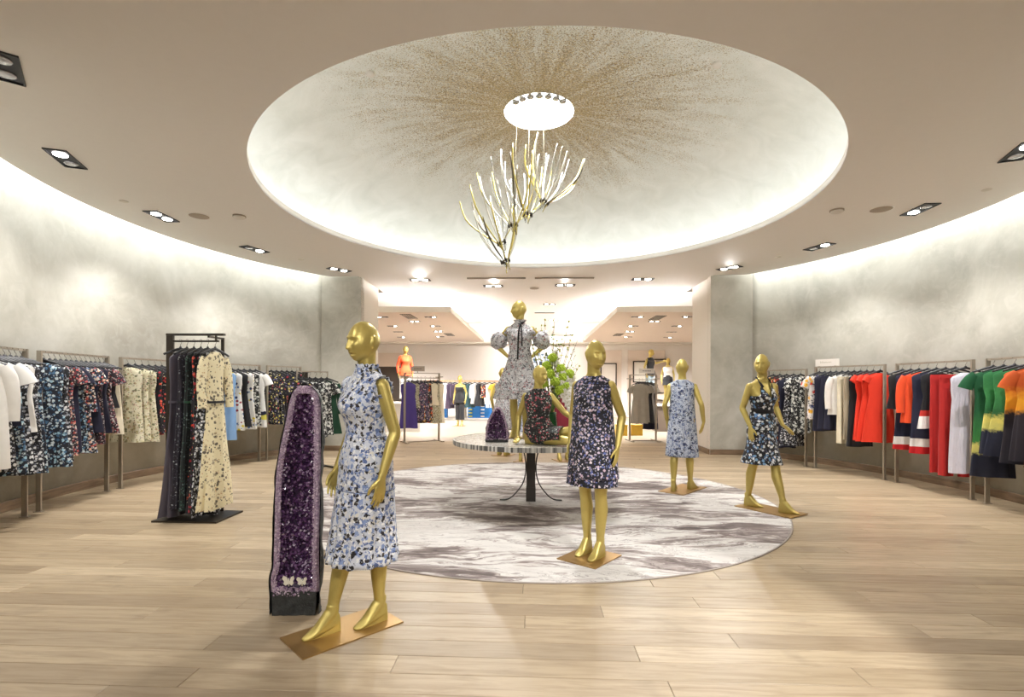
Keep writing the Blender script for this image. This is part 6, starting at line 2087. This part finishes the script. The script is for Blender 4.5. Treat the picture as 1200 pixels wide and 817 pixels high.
box_stack('c', -2.48, 2, 4, 0.50, boxm, 'blue labelled carton in the stack', 'blue labelled cartons', True)

# pictures and frames on the far wall
def framed(label, x, z, w, h, fm, inner, yy=STORE_Y1 - 0.071):
    t = thing('framed_picture', label, 'picture', (x, yy, z))
    b = 0.05
    for s in (-1, 1):
        mb = MB(); mb.box((s * (w - b) / 2, 0, 0), (b, 0.05, h)); mb.build('frame_side', fm, t, False)
        mb = MB(); mb.box((0, 0, s * (h - b) / 2), (w - 2 * b, 0.05, b)); mb.build('frame_side', fm, t, False)
    mb = MB(); mb.box((0, 0.01, 0), (w - 2 * b, 0.02, h - 2 * b)); mb.build('canvas', inner, t, False)
blueprint = floral('blue_foliage_print', srgb(206, 212, 216), [(5, 0.5, 0.7, [srgb(96, 116, 136), srgb(150, 164, 176), srgb(60, 76, 92)])], wobble=0.05)
framed('large picture of blue grey foliage high on the back wall behind the vase', 0.25, 2.45, 1.15, 1.08, M['white_paint'], blueprint, STORE_Y1 - 0.021)
framed('dark framed pale picture behind the store rack of grey dresses', 5.0, 2.1, 0.75, 1.0, M['dark_metal'], M['white_paint'])
framed('dark framed pale picture beside the lilac blossom mannequin head', 3.5, 1.95, 0.75, 1.1, M['dark_metal'], M['cream_wall'])
framed('tall dark framed panel behind the raised dark-topped mannequin', 5.9, 1.9, 0.8, 1.6, M['dark_metal'], M['grey_plastic'])
# dark cash desk, the raised figures behind it, mustard cases
ct = thing('cash_desk', 'dark grey desk deep in the store behind the rear-view mannequin', 'desk', (4.75, 16.6, 0))
mb = MB(); mb.box((0, 0, 0.40), (1.7, 0.7, 0.80)); mb.build('desk_body', plain('dark_taupe_panel', srgb(104, 92, 82), 0.5), ct, False)
mb = MB(); mb.box((0, 0, 0.825), (1.8, 0.8, 0.05)); mb.build('desk_top', M['white_paint'], ct, False)
m = thing('mannequin', 'gold mannequin raised high behind the desk in a dark top and pale jeans', 'mannequin', (4.15, 18.2, 0.95), 0.6, 'gold mannequins')
PH = dict(P0); PH['head'] = (0.5, 0.1)
PH['arms'] = [((0.152, 0.006, 1.408), (0.33, 0.05, 1.30), (0.50, -0.12, 1.36), (0.8, -0.3, 0.1), (0, 0, 1), 1), ((-0.152, 0.006, 1.408), (-0.222, 0.06, 1.15), (-0.225, -0.03, 0.915), (0, -0.2, -1), (-0.1, -1, 0), -1)]
link('body', body_mesh(PH, 0.011), m); base_of(m, (0.36, 0.40))
simple_dress(m, G['black'], 0.86, 1.43, 0.2, 0.16, 'top_garment', 0.01); leggings(m, G['denim'])
p2 = thing('display_plinth', 'tall dark plinth under the raised mannequin behind the desk', 'plinth', (4.15, 18.2, 0))
mb = MB(); mb.box((0, 0, 0.47), (0.9, 0.9, 0.94)); mb.build('plinth_block', plain('dark_plinth', srgb(110, 98, 88), 0.5), p2, False)
mb = MB(); mb.box((0, 0, 0.945), (0.94, 0.94, 0.01)); mb.build('plinth_cap', M['dark_metal'], p2, False)
m = thing('mannequin', 'small raised mannequin far back in a white top and black skirt', 'mannequin', (5.1, 19.6, 0.72), -0.2, 'gold mannequins')
link('body', BODY0, m); base_of(m, (0.36, 0.40))
simple_dress(m, G['black'], 0.75, 1.0, 0.2, 0.16, 'skirt_garment', 0.02)
mb = MB(); shell(mb, P0, lambda th: 1.44, 1.02, 48, 0.018, 8); solidify(mb.build('top_garment', G['white'], m), 0.003)
p3_ = thing('display_plinth', 'pale plinth under the mannequin in white top and black skirt', 'plinth', (5.1, 19.6, 0))
mb = MB(); mb.box((0, 0, 0.355), (0.9, 0.9, 0.71)); mb.build('plinth_block', M['white_paint'], p3_, False)
for k, (x, y, lab) in enumerate(((2.55, 14.9, 'mustard case on the floor behind the grey dresses, next to the lilac dress'), (3.0, 15.0, 'mustard case on the floor behind the grey dresses, next to the desk'))):
    t = thing('display_case', lab, 'case', (x, y, 0))
    mb = MB(); mb.box((0, 0, 0.14), (0.32, 0.26, 0.28)); mb.build('case_body', G['khaki'], t, False)
    mb = MB(); mb.box((0, 0, 0.295), (0.34, 0.28, 0.03)); mb.build('lid', G['khaki'], t, False)
